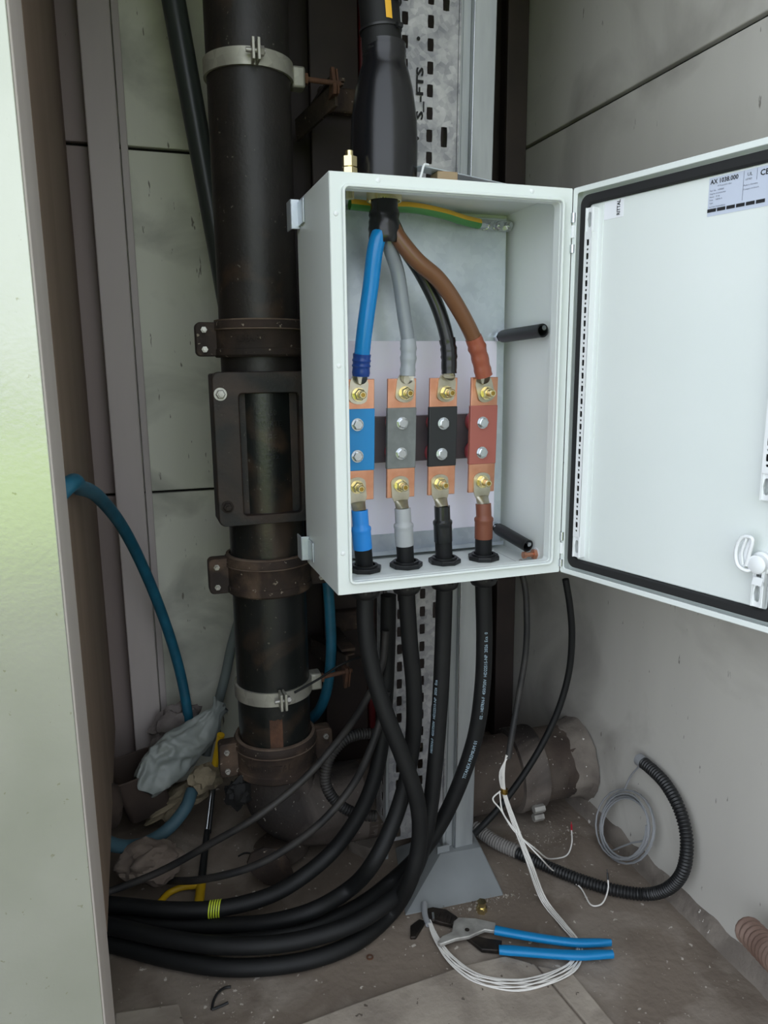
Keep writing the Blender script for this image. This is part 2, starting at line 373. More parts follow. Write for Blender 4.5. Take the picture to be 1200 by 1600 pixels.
# ------------------------------------------------------------------ cast iron soil pipe
AX, AY, PR = -.038, .40, .0735
sp_ = thing('soil_pipe', (AX, AY, 0), 'large black cast iron soil pipe standing left of the white box', 'pipe')
def pipe_seg(z0, z1, r, mat): 
    b = nb(); cyl(b, (AX, AY, z0), (AX, AY, z1), r, seg=56); return obj('pipe_section', b, mat, sp_)
pipe_seg(1.10, 2.3, PR, castiron); pipe_seg(.985, 1.08, PR, castiron)
pipe_seg(.64, .80, PR, castblack); pipe_seg(.22, .62, PR, castblack)
def coupling(z0, z1, ears, txt):
    b = nb(); h = z1-z0; R0 = .0855
    lathe(b, (AX, AY, z0), (0, 0, 1), [(PR-.002, 0), (R0-.004, 0), (R0, .004), (R0, h*.22), (R0-.002, h*.24), (R0-.002, h*.74), (R0-.001, h*.76), (R0+.001, h*.80), (R0, h-.004), (R0-.003, h), (PR-.002, h)], 56, (0, 0))
    o = obj('coupling', b, rustiron, sp_)
    b = nb(); lathe(b, (AX, AY, z0), (0, 0, 1), [(R0-.003, h-.001), (R0-.003, h+.0025), (R0-.009, h+.003), (R0-.009, h-.001)], 56, (0, 0)); obj('dusty_rim', b, M('dusty_rust_rim', '55463b', '6e5f52', 20, rough=.9, bump=.3, bsc=150), o)
    b = nb(); lathe(b, (AX, AY, z0+h*.77), (0, 0, 1), [(R0-.001, -.0015), (R0+.0012, -.001), (R0+.0012, .001), (R0-.001, .0015)], 56, (0, 0)); obj('dusty_rim', b, M('dusty_rust_rim'), o)
    for s in ears:
        b = nb(); poly = rrect(-.030, .012, 0, h-.004, .009) if s < 0 else rrect(-.012, .030, 0, h-.004, .009)
        prism(b, poly, .030, axes((AX+s*(R0+.003), AY+.012, z0+.002), (1, 0, 0), (0, 0, 1), (0, -1, 0)))
        obj('ear', b, rustiron, o, bev=.002)
        for zz in (z0+h*.22, z1-h*.24):
            b = nb(); p = V((AX+s*(R0+.018), AY-.018, zz)); cyl(b, p, p+V((0, -.004, 0)), .0058, seg=6); cyl(b, p+V((0, -.003, 0)), p+V((0, -.010, 0)), .0034, seg=10)
            obj('bolt', b, steel, o)
    if txt:
        def mp(co, R0=R0):
            a = co.x/R0-.35; return V((AX+(R0+co.z-.001)*math.sin(a), AY-(R0+co.z-.001)*math.cos(a), z0+h*.42+co.y))
        obj('lettering', text_bm(txt, .018, mp, .0012, 'CENTER'), rustiron, o)
    return o
coupling(1.048, 1.113, (-1,), 'L58087'); coupling(.594, .668, (-1, 1), ''); coupling(.203, .280, (-1, 1), 'STAYMETAL')
# inspection piece with its bolted frame and recessed door
b = nb(); cyl(b, (AX, AY, .72), (AX, AY, 1.045), PR-.001, seg=56); ins = obj('inspection_body', b, castblack, sp_)
b = nb(); xf = axes((AX, .338, 0), (1, 0, 0), (0, 0, 1), (0, -1, 0))
loop_ring(b, rrect(-.101, .101, .742, 1.022, .014, 6), rrect(-.054, .054, .760, .983, .007, 6), .022, xf)
obj('access_frame', b, castframe, ins, bev=.0025)
b = nb(); box(b, AX-.099, AX+.099, .338, .40, .745, 1.019); obj('frame_web', b, castframe, ins, sm=False, bev=.004)
b = nb(); seg = 24                                                   # convex door face inside the frame
for k in range(seg):
    pass
lo, hi = [], []
for k in range(seg+1):
    a = -.80+1.6*k/seg; x = AX+.0725*math.sin(a); y = AY-.0775*math.cos(a)+.002
    lo.append(b.verts.new((x, y, .759))); hi.append(b.verts.new((x, y, .984)))
join(b, lo, hi, False); obj('access_door', b, castblack, ins)
for i, (s, z, sz) in enumerate((('150', .942, .015), ('WRTE', .922, .015), ('FF', .894, .02), ('1150', .874, .013), ('FIG 2', .862, .011))):
    mp = lambda co, z=z: V((AX+.0725*math.sin((co.x+.004)/.0725), AY-.0775*math.cos(co.x/.0725)+.002-co.z, z+co.y))
    obj('lettering', text_bm(s, sz, mp, .0022, 'CENTER'), castblack, ins)
for x, z, m_ in ((-.087, .983, steel), (-.084, .779, rustiron), (.087, .983, steel), (.084, .779, rustiron)):
    b = nb(); hexbolt(b, (AX+x, .316, z), (0, -1, 0), .0085, .007, .0115); cyl(b, (AX+x, .312, z), (AX+x, .302, z), .004, seg=10); obj('bolt', b, m_, ins)
# elbow and horizontal run into the right wall
ep = smooth([(AX, AY, .235), (AX, AY, .18), (-.022, .398, .135), (.02, .394, .106), (.08, .389, .098), (.16, .384, .098)], 8)
b = nb(); tube(b, ep, .083, 40, rf=lambda i, n: .0725+.0105*min(1, max(0, (i-5)/14))); obj('elbow', b, elbowm, sp_)
b = nb(); p0, p1 = V((.14, .385, .098)), V((.70, .355, .115)); cyl(b, p0, p1, .083, seg=48); obj('horizontal_section', b, dustiron, sp_)
b = nb(); d = (p1-p0).normalized(); q0 = p0+d*.352
lathe(b, q0, d, [(.080, 0), (.094, .002), (.096, .012), (.0945, .016), (.0945, .05), (.096, .054), (.094, .062), (.08, .064)], 44, (0, 0)); cp_ = obj('coupling', b, elbowm, sp_)
b = nb(); p = q0+d*.03+V((0, -.088, -.052)); cyl(b, p+V((-.012, 0, 0)), p+V((.014, 0, 0)), .009, seg=6); cyl(b, p+V((-.012, -.0, -.02)), p+V((.012, 0, -.02)), .009, seg=6); obj('bolt', b, steel, cp_)
b = nb(); cyl(b, (AX+.01, AY-.02, 0), (AX, AY-.01, .04), .05, .06, seg=24); obj('foot', b, dustiron, sp_)
b = nb()                                                              # bare rusty patch above the lowest coupling
lo, hi = [], []
for k in range(7):
    a = -.30+.34*k/6; x = AX+(PR+.0006)*math.sin(a); y = AY-(PR+.0006)*math.cos(a)
    lo.append(b.verts.new((x, y, .268))); hi.append(b.verts.new((x, y, .342+.004*noise.noise((k*.9, 0, 0)))))
join(b, lo, hi, False); obj('rust_patch', b, rust, sp_)
b = nb()                                                              # mortar collar at the wall
lathe(b, p1-d*.10, d, [(.0825, .02), (.085, .03), (.0865, .045), (.090, .062), (.098, .07)], 48, (0, 0)); jitter(b, .005, 40)

obj('trim_2', b, mortar, kind='structure')

def clamp(zc, ra, label, tilt, plate_z):
    t = thing('pipe_clamp', (AX, AY, zc), label, 'clamp')
    b = nb(); pipe_ring(b, (AX, AY, zc-.014), (0, 0, 1), PR+.0055, PR+.0005, .028, 56); obj('band', b, zinc_old, t)
    for s in (-1, 1):
        b = nb(); a = ra+s*.045; c = V((AX+(PR+.016)*math.sin(a), AY-(PR+.016)*math.cos(a), zc)); rd = V((math.sin(a), -math.cos(a), 0)); tg = V((math.cos(a), math.sin(a), 0))
        box(b, -.0025, .0025, -.014, .014, -.014, .02, axes(c, tg, rd, (0, 0, 1))); obj('lug', b, zinc_old, t, bev=.001)
    b = nb(); c = V((AX+(PR+.018)*math.sin(ra), AY-(PR+.018)*math.cos(ra), zc+.003)); tg = V((math.cos(ra), math.sin(ra), 0)); cyl(b, c-tg*.016, c+tg*.016, .004, seg=10); cyl(b, c+tg*.008, c+tg*.014, .008, seg=6); obj('bolt', b, steel, t)
    b = nb(); box(b, AX+PR+.002, AX+PR+.026, AY-.016, AY+.016, zc-.020, zc+.016); obj('side_lug', b, zinc_old, t, bev=.004)
    b = nb(); cyl(b, (AX+PR+.02, AY, zc), (AX+PR+.098, AY+.01, zc+.002), .0048, seg=12); cyl(b, (AX+PR+.026, AY, zc), (AX+PR+.033, AY, zc), .010, seg=6); obj('threaded_rod', b, rust, t)
    x = AX+PR+.082
    b = nb(); prism(b, [(-.020, -.014), (.016, -.014), (.02, -.004), (.004, .036), (-.004, .036)], .007, axes((x, AY+.02, zc-.004), (0, -1, 0), (0, 0, 1*tilt), (1, 0, 0))); prism(b, [(-.018, -.012), (.014, -.012), (.017, -.004), (.004, .034), (-.004, .034)], .004, axes((x+.009, AY+.02, zc-.004), (0, -1, 0), (0, 0, 1*tilt), (1, 0, 0))); obj('bracket', b, rust, t, bev=.001)
    b = nb(); a0, a1 = V((x+.01, AY+.02, zc-.012*tilt)), V((.09, .60, plate_z-.06)); u, w, tt = frame(a1-a0); 
    box(b, -.003, .003, -.022, .022, 0, (a1-a0).length, axes(a0, u, w, tt)); box(b, -.003, .018, .018, .022, 0, (a1-a0).length, axes(a0, u, w, tt)); obj('arm', b, rustiron, t, sm=False, bev=.001)
    b = nb(); box(b, .135, .214, .574, .599, plate_z-.024, plate_z+.024); obj('wall_plate', b, rustiron, t, bev=.004)
    b = nb(); box(b, x, x+.03, AY+.03, .58, plate_z-.016, plate_z-.010); obj('tie_bar', b, rustiron, t, sm=False)
clamp(1.542, -.02, 'galvanised pipe clamp high on the soil pipe, above the white box', 1, 1.572)
clamp(.386, .03, 'galvanised pipe clamp low on the soil pipe, above the lowest coupling', -1, .44)

b = nb(); pp = smooth([(-.215, .62, 2.29), (-.143, .62, 1.736), (-.071, .62, 1.21), (-.035, .62, .92), (-.03, .62, .70), (-.03, .62, .35), (-.03, .62, .02)], 10)
tube(b, pp, .0235, 24); obj('diagonal_pipe', b, darkpvc, label='dark grey plastic pipe slanting behind the upper soil pipe', cat='pipe')

# ------------------------------------------------------------------ perforated tray and post behind the box (both lean slightly)
LEAN = .015
def lx(x, z): return x+LEAN*(z-.5)
tr = thing('cable_tray', (.22, .25, .1), 'upright perforated galvanised cable tray behind the white box', 'cable tray')
LM = Matrix(((1, 0, LEAN, -LEAN*.5), (0, 1, 0, 0), (0, 0, 1, 0), (0, 0, 0, 1)))
TY = .236
xf = LM @ axes((0, TY, 0), (1, 0, 0), (0, 0, 1), (0, -1, 0))
b = nb(); PT = .0355; Z0, N = .085, 62
c1, c2, c3 = .1815, .2275, .2525
for k in range(N):
    z0 = Z0+k*PT
    cell(b, xf, c1-.010, c1+.010, z0, z0+PT, .0058, .0102); cell(b, xf, c2-.010, c2+.010, z0, z0+PT, .0058, .0102)
    quad(b, xf, .157, c1-.010, z0, z0+PT); quad(b, xf, c1+.010, c2-.010, z0, z0+PT)
    if k % 6 == 1: cell(b, xf, c2+.010, .272, z0-.0 if 0 else z0, z0+PT, .0062, .0165)
    else: quad(b, xf, c2+.010, .272, z0, z0+PT)
    quad(b, xf, .272, .280, z0, z0+PT)
obj('web', b, zinc_tray, tr, sm=False, solid=.0015, weld=True)
xs_ = LM @ axes((.157, TY, 0), (0, 1, 0), (0, 0, 1), (1, 0, 0)); b = nb()
for k in range(1, N):
    z0 = Z0+k*PT; cell(b, xs_, .016, .036, z0, z0+PT, .0058, .0102); quad(b, xs_, 0, .016, z0, z0+PT); quad(b, xs_, .036, .062, z0, z0+PT)
obj('side_flange', b, zinc_tray, tr, sm=False, solid=.0015, weld=True)
b = nb(); box(b, .1535, .1600, TY-.004, TY+.006, .05, 2.29, LM); obj('lip', b, zinc_post, tr, bev=.0015)
b = nb(); box(b, .278, .2815, TY-.004, TY+.06, .08, 2.29, LM); obj('side_flange', b, zinc_tray, tr, bev=.001)
obj('lettering', text_bm('S_-FTS', .017, lambda co: LM @ V((.208-co.y+.006, TY-.0021-co.z, 1.44+co.x*1.7)), 0, bold=.035), black, tr)
for z in (1.565, 1.41):
    b = nb(); cyl(b, (lx(.205, z), TY-.0021, z), (lx(.205, z), TY-.0016, z), .003, seg=12); obj('hole', b, black, tr)

po = thing('support_post', (.315, .26, 0), 'galvanised steel post on a flared grey foot behind the box', 'post')
b = nb(); box(b, .2825, .304, TY+.006, TY+.05, .035, 2.29, LM); obj('recessed_strip', b, zinc_post, po, bev=.001)
b = nb(); box(b, .304, .3475, TY-.004, TY+.05, .035, 2.29, LM); obj('post', b, zinc_post, po, bev=.002)
b = nb(); box(b, .304, .3065, TY-.0065, TY-.003, .035, 2.29, LM); obj('rib', b, chrome, po, bev=.0008)
b = nb(); box(b, .2885, .2905, TY+.004, TY+.007, .035, 2.29, LM); obj('rib', b, zinc_post, po, bev=.0008)
b = nb(); lo = [b.verts.new(p) for p in ((.150, .128, 0), (.356, .117, 0), (.372, .33, 0), (.2, .33, 0))]; hi = [b.verts.new(p) for p in ((.262, .222, .042), (.352, .216, .042), (.36, .29, .042), (.262, .29, .042))]
b.faces.new(lo[::-1]); b.faces.new(hi); join(b, lo, hi); obj('flared_foot', b, footm, po, sm=False, bev=.003)
b = nb(); box(b, .258, .285, .226, .23, .036, .056); obj('weld_tab', b, footm, po, bev=.001)
# ------------------------------------------------------------------ the white enclosure
BX0, BX1, BY0, BY1, BZ0, BZ1 = 0, .38, 0, .21, .69, 1.29
en = thing('electrical_enclosure', (.19, .105, .69), 'white sheet steel electrical box with its door open', 'enclosure')
b = nb(); T = .002
box(b, 0, T, .0, .21, .69, 1.29); sh = obj('side_wall', b, white, en, bev=.0009)
b = nb(); box(b, .38-T, .38, .0, .21, .69, 1.29); obj('side_wall', b, white, en, bev=.0009)
b = nb(); box(b, T, .38-T, .0, .21, 1.29-T, 1.29); obj('top_wall', b, white, en, bev=.0009)
b = nb(); box(b, T, .38-T, .0, .21, .69, .69+T); obj('bottom_wall', b, white, en, bev=.0009)
b = nb(); box(b, T, .38-T, .21-T, .21, .69+T, 1.29-T); obj('back_wall', b, white, en, bev=.0009)
fx = axes((0, 0, 0), (1, 0, 0), (0, 0, 1), (0, -1, 0))
b = nb(); loop_ring(b, rrect(.0005, .3795, .6905, 1.2895, .002, 5), rrect(.021, .359, .711, 1.269, .006, 5), .0016, fx); ff = obj('front_flange', b, white, en, bev=.0007)
b = nb(); loop_ring(b, rrect(.0165, .3635, .7065, 1.2735, .009, 5), rrect(.0205, .3595, .7105, 1.2695, .006, 5), .009, fx); obj('rim', b, white, ff, bev=.0012)
b = nb(); loop_ring(b, rrect(.0195, .3605, .7095, 1.2705, .007, 5), rrect(.021, .359, .711, 1.269, .006, 5), .016, axes((0, .016, 0), (1, 0, 0), (0, 0, 1), (0, -1, 0))); obj('return_edge', b, white, ff)
for x, z in ((.0085, 1.235), (.0085, 1.03), (.0085, .755), (.07, 1.2815), (.31, 1.2815)):
    b = nb(); lathe(b, (x, -.0016, z), (0, -1, 0), [(.0035, 0), (.0032, .0008), (.002, .0014), (.0001, .0016)], 14); obj('plug', b, whiteplastic, en)
for z in (1.228, .738):
    b = nb(); cyl(b, (.378, .012, z), (.374, .012, z), .0042, seg=14); obj('screw', b, steel, en)
b = nb(); box(b, .016, .367, .188, .190, .702, 1.279); mp_ = obj('mounting_plate', b, zinc, en, bev=.0006)
b = nb(); box(b, .016, .367, .176, .190, .699, .702); box(b, .016, .367, .174, .176, .699, .706); obj('plate_fold', b, zinc, mp_, sm=False)
b = nb()
for z in (.738,): cyl(b, (.262, .1875, z), (.262, .1880, z), .010, seg=18); box(b, .262, .292, .1876, .1880, z-.003, z+.005)
obj('keyhole_slot', b, whiteplastic, mp_, sm=False)
for z in (1.24, 1.12, 1.0, .86, .75):
    b = nb(); lathe(b, (.373, .208, z), (0, -1, 0), [(.0035, 0), (.003, .0015), (.0001, .002)], 12); obj('rivet', b, whiteplastic, en)
b = nb(); box(b, .026, .338, .03, .172, .692, .6945); gp = obj('gland_plate', b, white, en, bev=.0006)
b = nb(); box(b, .3375, .3405, .04, .17, .6918, .6932); obj('seam', b, black, gp, sm=False)
b = nb(); lathe(b, (.352, .08, .692), (0, 0, 1), [(.003, 0), (.003, .002), (.001, .003)], 12); obj('screw', b, steel, gp)
def wall_bracket(z0, z1):
    b = nb(); box(b, -.0155, -.0005, .186, .1885, z0, z1); box(b, -.0035, -.0008, .150, .1885, z0+.004, z1-.004); box(b, -.0155, -.013, .186, .216, z0, z1); obj('wall_bracket', b, zinc, en, bev=.001)
wall_bracket(1.245, 1.29); wall_bracket(.700, .742)
for z in (1.262, 1.275): 
    b = nb(); cyl(b, (.014, .15, z), (.022, .15, z), .006, seg=6); obj('bolt', b, steel, en)
# door: local frame on the hinge, w outward, n towards the open side
DH = V((.383, 0, .69)); dw = V((.255, -.967, 0)).normalized(); dn = V((-.967, -.255, 0)).normalized()
DM = axes(DH, dw, (0, 0, 1), dw.cross(V((0, 0, 1))))
if DM.to_3x3().col[2].dot(dn) < 0:
    DM = Matrix(((dw.x, 0, dn.x, DH.x), (dw.y, 0, dn.y, DH.y), (0, 1, 0, DH.z), (0, 0, 0, 1)))
DW_, DZ_ = .378, .600
b = nb(); prism(b, rrect(.0, DW_, .0, DZ_, .003), .002, DM @ Matrix.Translation((0, 0, -.018))); door = obj('door', b, white, en, bev=.0006)
b = nb(); loop_ring(b, rrect(.0, DW_, .0, DZ_, .003, 5), rrect(.002, DW_-.002, .002, DZ_-.002, .002, 5), .020, DM @ Matrix.Translation((0, 0, -.018))); obj('edge_fold', b, white, door, bev=.0007)
b = nb(); loop_ring(b, rrect(.0005, DW_-.0005, .0005, DZ_-.0005, .003, 5), rrect(.0085, DW_-.0085, .0085, DZ_-.0085, .004, 5), .0022, DM @ Matrix.Translation((0, 0, .0005))); obj('edge_lip', b, white, door, bev=.0009)
b = nb(); prism(b, rrect(.010, DW_-.010, .010, DZ_-.010, .003), .006, DM @ Matrix.Translation((0, 0, -.016))); obj('inner_panel', b, white, door, bev=.0006)
b = nb(); loop_ring(b, rrect(.013, DW_-.013, .013, DZ_-.013, .014, 8), rrect(.0265, DW_-.0265, .0265, DZ_-.0265, .008, 8), .010, DM @ Matrix.Translation((0, 0, -.010))); obj('gasket', b, rubber, door, bev=.002)
b = nb(); prism(b, rrect(.027, DW_-.027, .027, DZ_-.027, .004), .004, DM @ Matrix.Translation((0, 0, -.010))); obj('raised_panel', b, white, door, bev=.0015)
def rail(w0, w1, za, zb, name='perforated_rail'):
    b = nb(); mt = DM @ Matrix.Translation((0, 0, .008)); z = za+.040; wm = (w0+w1)/2
    quad(b, mt, w0, w1, za+.034, z)
    while z+.0195 < zb-.04:
        cell(b, mt, w0, w1, z, z+.0075, .0019, .0019, cut=1); cell(b, mt, w0, w1, z+.0075, z+.0195, .0026, .0046); z += .0195
    quad(b, mt, w0, w1, z, zb-.034)
    o = obj(name, b, whiteplastic, door, sm=False, solid=.0012, weld=True)
    b = nb(); box(b, w0+.002, w1-.002, za+.036, zb-.036, -.006, .004, DM); obj('rail_hole_shade', b, rubber, o, sm=False)  # black strip stands in for the shade behind the rail holes
    b = nb()
    for u0, u1 in ((w0, w0+.0012), (w1-.0012, w1)):
        box(b, u0, u1, za, zb, -.006, .0078, DM)
    obj('rail_side', b, whiteplastic, o, sm=False)
    for z0, z1 in ((za, za+.034), (zb-.034, zb)):
        b = nb(); c = (z0+z1)/2; cell(b, DM @ Matrix.Translation((0, 0, .0055)), w0-.001, w1+.001, z0, z1, .0045, .011, cut=1.2); obj('rail_clip', b, whiteplastic, o, sm=False, solid=.0025)
    return o
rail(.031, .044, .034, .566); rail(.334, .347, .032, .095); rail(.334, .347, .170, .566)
b = nb(); prism(b, [(.050, .032), (.0535, .032), (.0535, .568), (.050, .568)], .0012, DM @ Matrix.Translation((0, 0, -.006))); obj('fold_line', b, white, door)
# stickers inside the door
q_ = [(0.0549, 0.5704), (0.0895, 0.5704), (0.0898, 0.547), (0.0563, 0.5463)]
def sticker(pts, mat, name, off=-.0059, thick=.0004):
    b = nb(); prism(b, pts, thick, DM @ Matrix.Translation((0, 0, off))); return obj(name, b, mat, door, sm=False)
w0, z1 = q_[0]; w1 = q_[1][0]; z0 = q_[3][1]
st = sticker([(w0, z0), (w1, z0), (w1, z1), (w0, z1)], whitesticker, 'small_sticker')
def dtext(s, size, w, z, rot=0, mat=inkm, par=None, sx=1.0, bold=0):
    def mp(co):
        x, y = co.x*sx, co.y
        if rot: x, y = -y, x
        return DM @ V((w+x, z+y, -.0051+co.z))
    return obj('lettering', text_bm(s, size, mp, bold=bold), mat, door if par is None else par)
dtext('RITTAL', (w1-w0)*.23, w1-(w1-w0)*.17, z0+(z1-z0)*.12, 1, sx=.82, bold=.03)
lw0, lz1 = (0.2246, 0.5701); lw1, lz0 = (0.3057, 0.5215)[0], (0.2247, 0.5236)[1]; lw1 = min(lw1+.03, DW_-.05); LH = lz1-lz0; LW = lw1-lw0
sticker([(lw0, lz0), (lw1, lz0), (lw1, lz1), (lw0, lz1)], labelm, 'rating_plate')
dtext('AX 1038.000', LH*.165, lw0+LW*.02, lz1-LH*.17, sx=.92, bold=.022)
dtext('CE', LH*.2, lw0+LW*.66, lz1-LH*.22, bold=.02)
dtext('UL', LH*.12, lw0+LW*.50, lz1-LH*.16); dtext('LISTED', LH*.06, lw0+LW*.48, lz1-LH*.26)
def dbar(wa, wb, za, zb, m_=inkm, nm='print_bar'):
    b = nb(); prism(b, [(wa, za), (wb, za), (wb, zb), (wa, zb)], .0002, DM @ Matrix.Translation((0, 0, -.0053))); obj(nm, b, m_, door, sm=False)
nbars = 6
for k in range(nbars):
    a = lw0+LW*(.0+.125*k); dbar(a+(.0 if k == 0 else LW*.008), a+LW*.118, lz0+LH*.10, lz0+LH*.19)
for k, (s, fw, fz) in enumerate((('IP Protection class', .12, .26), ('Part No.  1038000', .02, .36), ('Degree of protection', .02, .44), ('Rated    IP 66', .02, .52), ('Date     NEMA 4', .02, .60), ('Type', .02, .68), ('Auf dem Stuetzelberg', .02, .78), ('35745 Herborn', .02, .85), ('Made in Germany', .46, .40), ('Compact enclosure', .46, .50))):
    dtext(s, LH*.055, lw0+LW*fw, lz1-LH*fz, mat=M('grey_ink', '5c6272', rough=.6))
dbar(lw0+LW*.455, lw0+LW*.458, lz0+LH*.25, lz1-LH*.02, M('grey_ink')); dbar(lw0+LW*.62, lw0+LW*.623, lz1-LH*.3, lz1-LH*.02, M('grey_ink'))
# door catch
cw, cz = (0.3206, 0.0937)
b = nb(); pl = smooth([DM @ V((cw+.018, cz-.005, .004)), DM @ V((cw+.008, cz-.016, .010)), DM @ V((cw-.004, cz-.012, .012)), DM @ V((cw-.009, cz+.006, .012)), DM @ V((cw-.002, cz+.026, .012)), DM @ V((cw+.011, cz+.027, .012)), DM @ V((cw+.008, cz+.004, .011)), DM @ V((cw+.005, cz-.010, .010))], 8)
tube(b, pl, .0026, 10); ct = obj('door_catch', b, whiteplastic, door)
b = nb(); tube(b, smooth([DM @ V((cw+.004, cz+.026, .012)), DM @ V((cw-.001, cz+.006, .012)), DM @ V((cw+.001, cz-.009, .011))], 6), .0018, 8); obj('catch_rib', b, whiteplastic, ct)
b = nb(); prism(b, [(cw-.008, cz-.004), (cw-.001, cz-.014), (cw+.006, cz-.010), (cw+.008, cz+.006), (cw+.010, cz+.025), (cw-.001, cz+.024)], .003, DM @ Matrix.Translation((0, 0, .006))); obj('catch_blade', b, whiteplastic, ct)
b = nb(); c0 = DM @ V((cw+.018, cz-.006, -.006)); lathe(b, c0, dn, [(.015, 0), (.015, .006), (.012, .008), (.012, .016), (.009, .018)], 24); obj('catch_hub', b, whiteplastic, ct)
for z in (1.222, .727):
    for k, (o_, l_) in enumerate(((.018, .014), (-.004, .018), (-.026, .012))):
        b = nb(); cyl(b, (.381, -.0035, z+o_), (.381, -.0035, z+o_+l_), .0042 if k != 1 else .0034, seg=14); obj('hinge', b, chrome if k != 1 else whiteplastic, en)

# ------------------------------------------------------------------ inside the box
b = nb(); box(b, .060, .352, .1865, .1875, .735, 1.071); obj('paper_sheet', b, paper, label='white paper sheet on the metal plate behind the copper bars', cat='paper', sm=False)
b = nb(); box(b, .040, .302, .150, .166, .868, .946); sb_ = obj('support_bar', b, bakelite, label='dark grey horizontal support bar behind the four busbars', cat='bar', bev=.0012)
for x in (.06, .29):
    b = nb(); cyl(b, (x, .166, .907), (x, .1865, .907), .009, seg=16); obj('spacer', b, steel, sb_)
bars = [('blue', .0710, bluesleeve, .0), ('grey', .1430, greysleeve, .003), ('black', .2165, blacksleeve, .002), ('red-brown', .2915, brownsleeve, .001)]
upz = [.985, .986, .985, .983]; loz = [.836, .834, .833, .832]
mid = [((.0670, .937), (.0660, .886)), ((.1435, .937), (.1415, .887)), ((.2168, .934), (.2140, .883)), ((.2890, .933), (.2885, .882))]
studs_u = [.069, .148, .221, .294]; studs_l = [.064, .139, .2105, .289]
BYF = .112
for i, (cn, xc, sm_, dx) in enumerate(bars):
    t = thing('busbar', (xc, BYF, .81), 'copper busbar with %s sleeve, %s of four in the box' % (cn, ('leftmost', 'second from left', 'third from left', 'rightmost')[i]), 'busbar', 'busbars in the white box')
    sk = Matrix(((1, 0, .02, -.02*.91), (0, 1, 0, 0), (0, 0, 1, 0), (0, 0, 0, 1)))
    b = nb(); box(b, xc-.0245, xc+.0245, BYF, BYF+.006, .813, 1.009, sk); obj('copper_bar', b, copper, t, bev=.0008)
    b = nb(); za, zb = (.862, .962)
    n = 8
    for k in range(1):
        box(b, xc-.0252, xc+.0252, BYF-.0014, BYF+.0074, za, zb, sk)
    obj('sleeve', b, sm_, t, bev=.0012)
    for x, z in mid[i]:
        b = nb(); hexbolt(b, (x, BYF-.0014, z), (0, -1, 0), .0088, .0062, .0102, ph=.3*i); obj('bolt', b, chrome, t)
        b = nb(); lathe(b, (x, BYF+.007, z), (0, 1, 0), [(.014, 0), (.019, .006), (.019, .022), (.014, .031)], 20); obj('standoff', b, redins, t)
    for x, z in ((studs_u[i], upz[i]), (studs_l[i], loz[i])):
        b = nb(); p = V((x, BYF-.0045, z)); hexbolt(b, p, (0, -1, 0), .0098, .009, .0112, ph=.2+.4*i); cyl(b, p+V((0, -.009, 0)), p+V((0, -.024, 0)), .0062, seg=18); cyl(b, p+V((0, -.024, 0)), p+V((0, -.0255, 0)), .0062, .0048, seg=18)
        obj('brass_stud', b, brass, t)
        b = nb(); cyl(b, p+V((0, -.0254, 0)), p+V((0, -.0257, 0)), .0036, seg=14); obj('stud_recess', b, darkbrass, t)
def lug(parent, x, z, direction, xb, yb, zb, w=.0155):                # palm on the stud, neck and barrel towards the cable
    b = nb(); s = direction; poly = []
    for k in range(9):
        a = PI+PI*k/8; poly.append((w*math.cos(a), s*w*.62*math.sin(a)-s*.006))
    poly += [(w, s*.018), (w*.75, s*.028), (-w*.75, s*.028), (-w, s*.018)]
    if s < 0: poly = poly[::-1]
    tilt = math.atan2((xb-x), s*(zb-z)) if abs(zb-z) > 1e-6 else 0
    R_ = Matrix.Rotation(tilt*s, 4, 'Y') if s > 0 else Matrix.Rotation(tilt*s, 4, 'Y')
    prism(b, poly, .0032, Matrix.Translation((x, BYF-.0005, z)) @ R_ @ axes((0, 0, 0), (1, 0, 0), (0, 0, 1), (0, -1, 0)))
    pa = V((x, BYF-.003, z)) + R_.to_3x3() @ V((0, 0, s*.026)); pb = V((xb, yb, zb))
    # flattened transition
    u, w_, t_ = frame(pb-pa, V((0, 1, 0))); L = (pb-pa).length; prev = None
    for k in range(6):
        f = k/5; ra = w*.78*(1-f)+.0112*f; rb = .003*(1-f)+.0112*f; c = pa.lerp(pb, f)
        rg = [b.verts.new(c+u*(ra*math.cos(2*PI*i/16))+w_*(rb*math.sin(2*PI*i/16))) for i in range(16)]
        if prev: join(b, prev, rg)
        prev = rg
    return obj('lug', b, tinned, parent, bev=None)

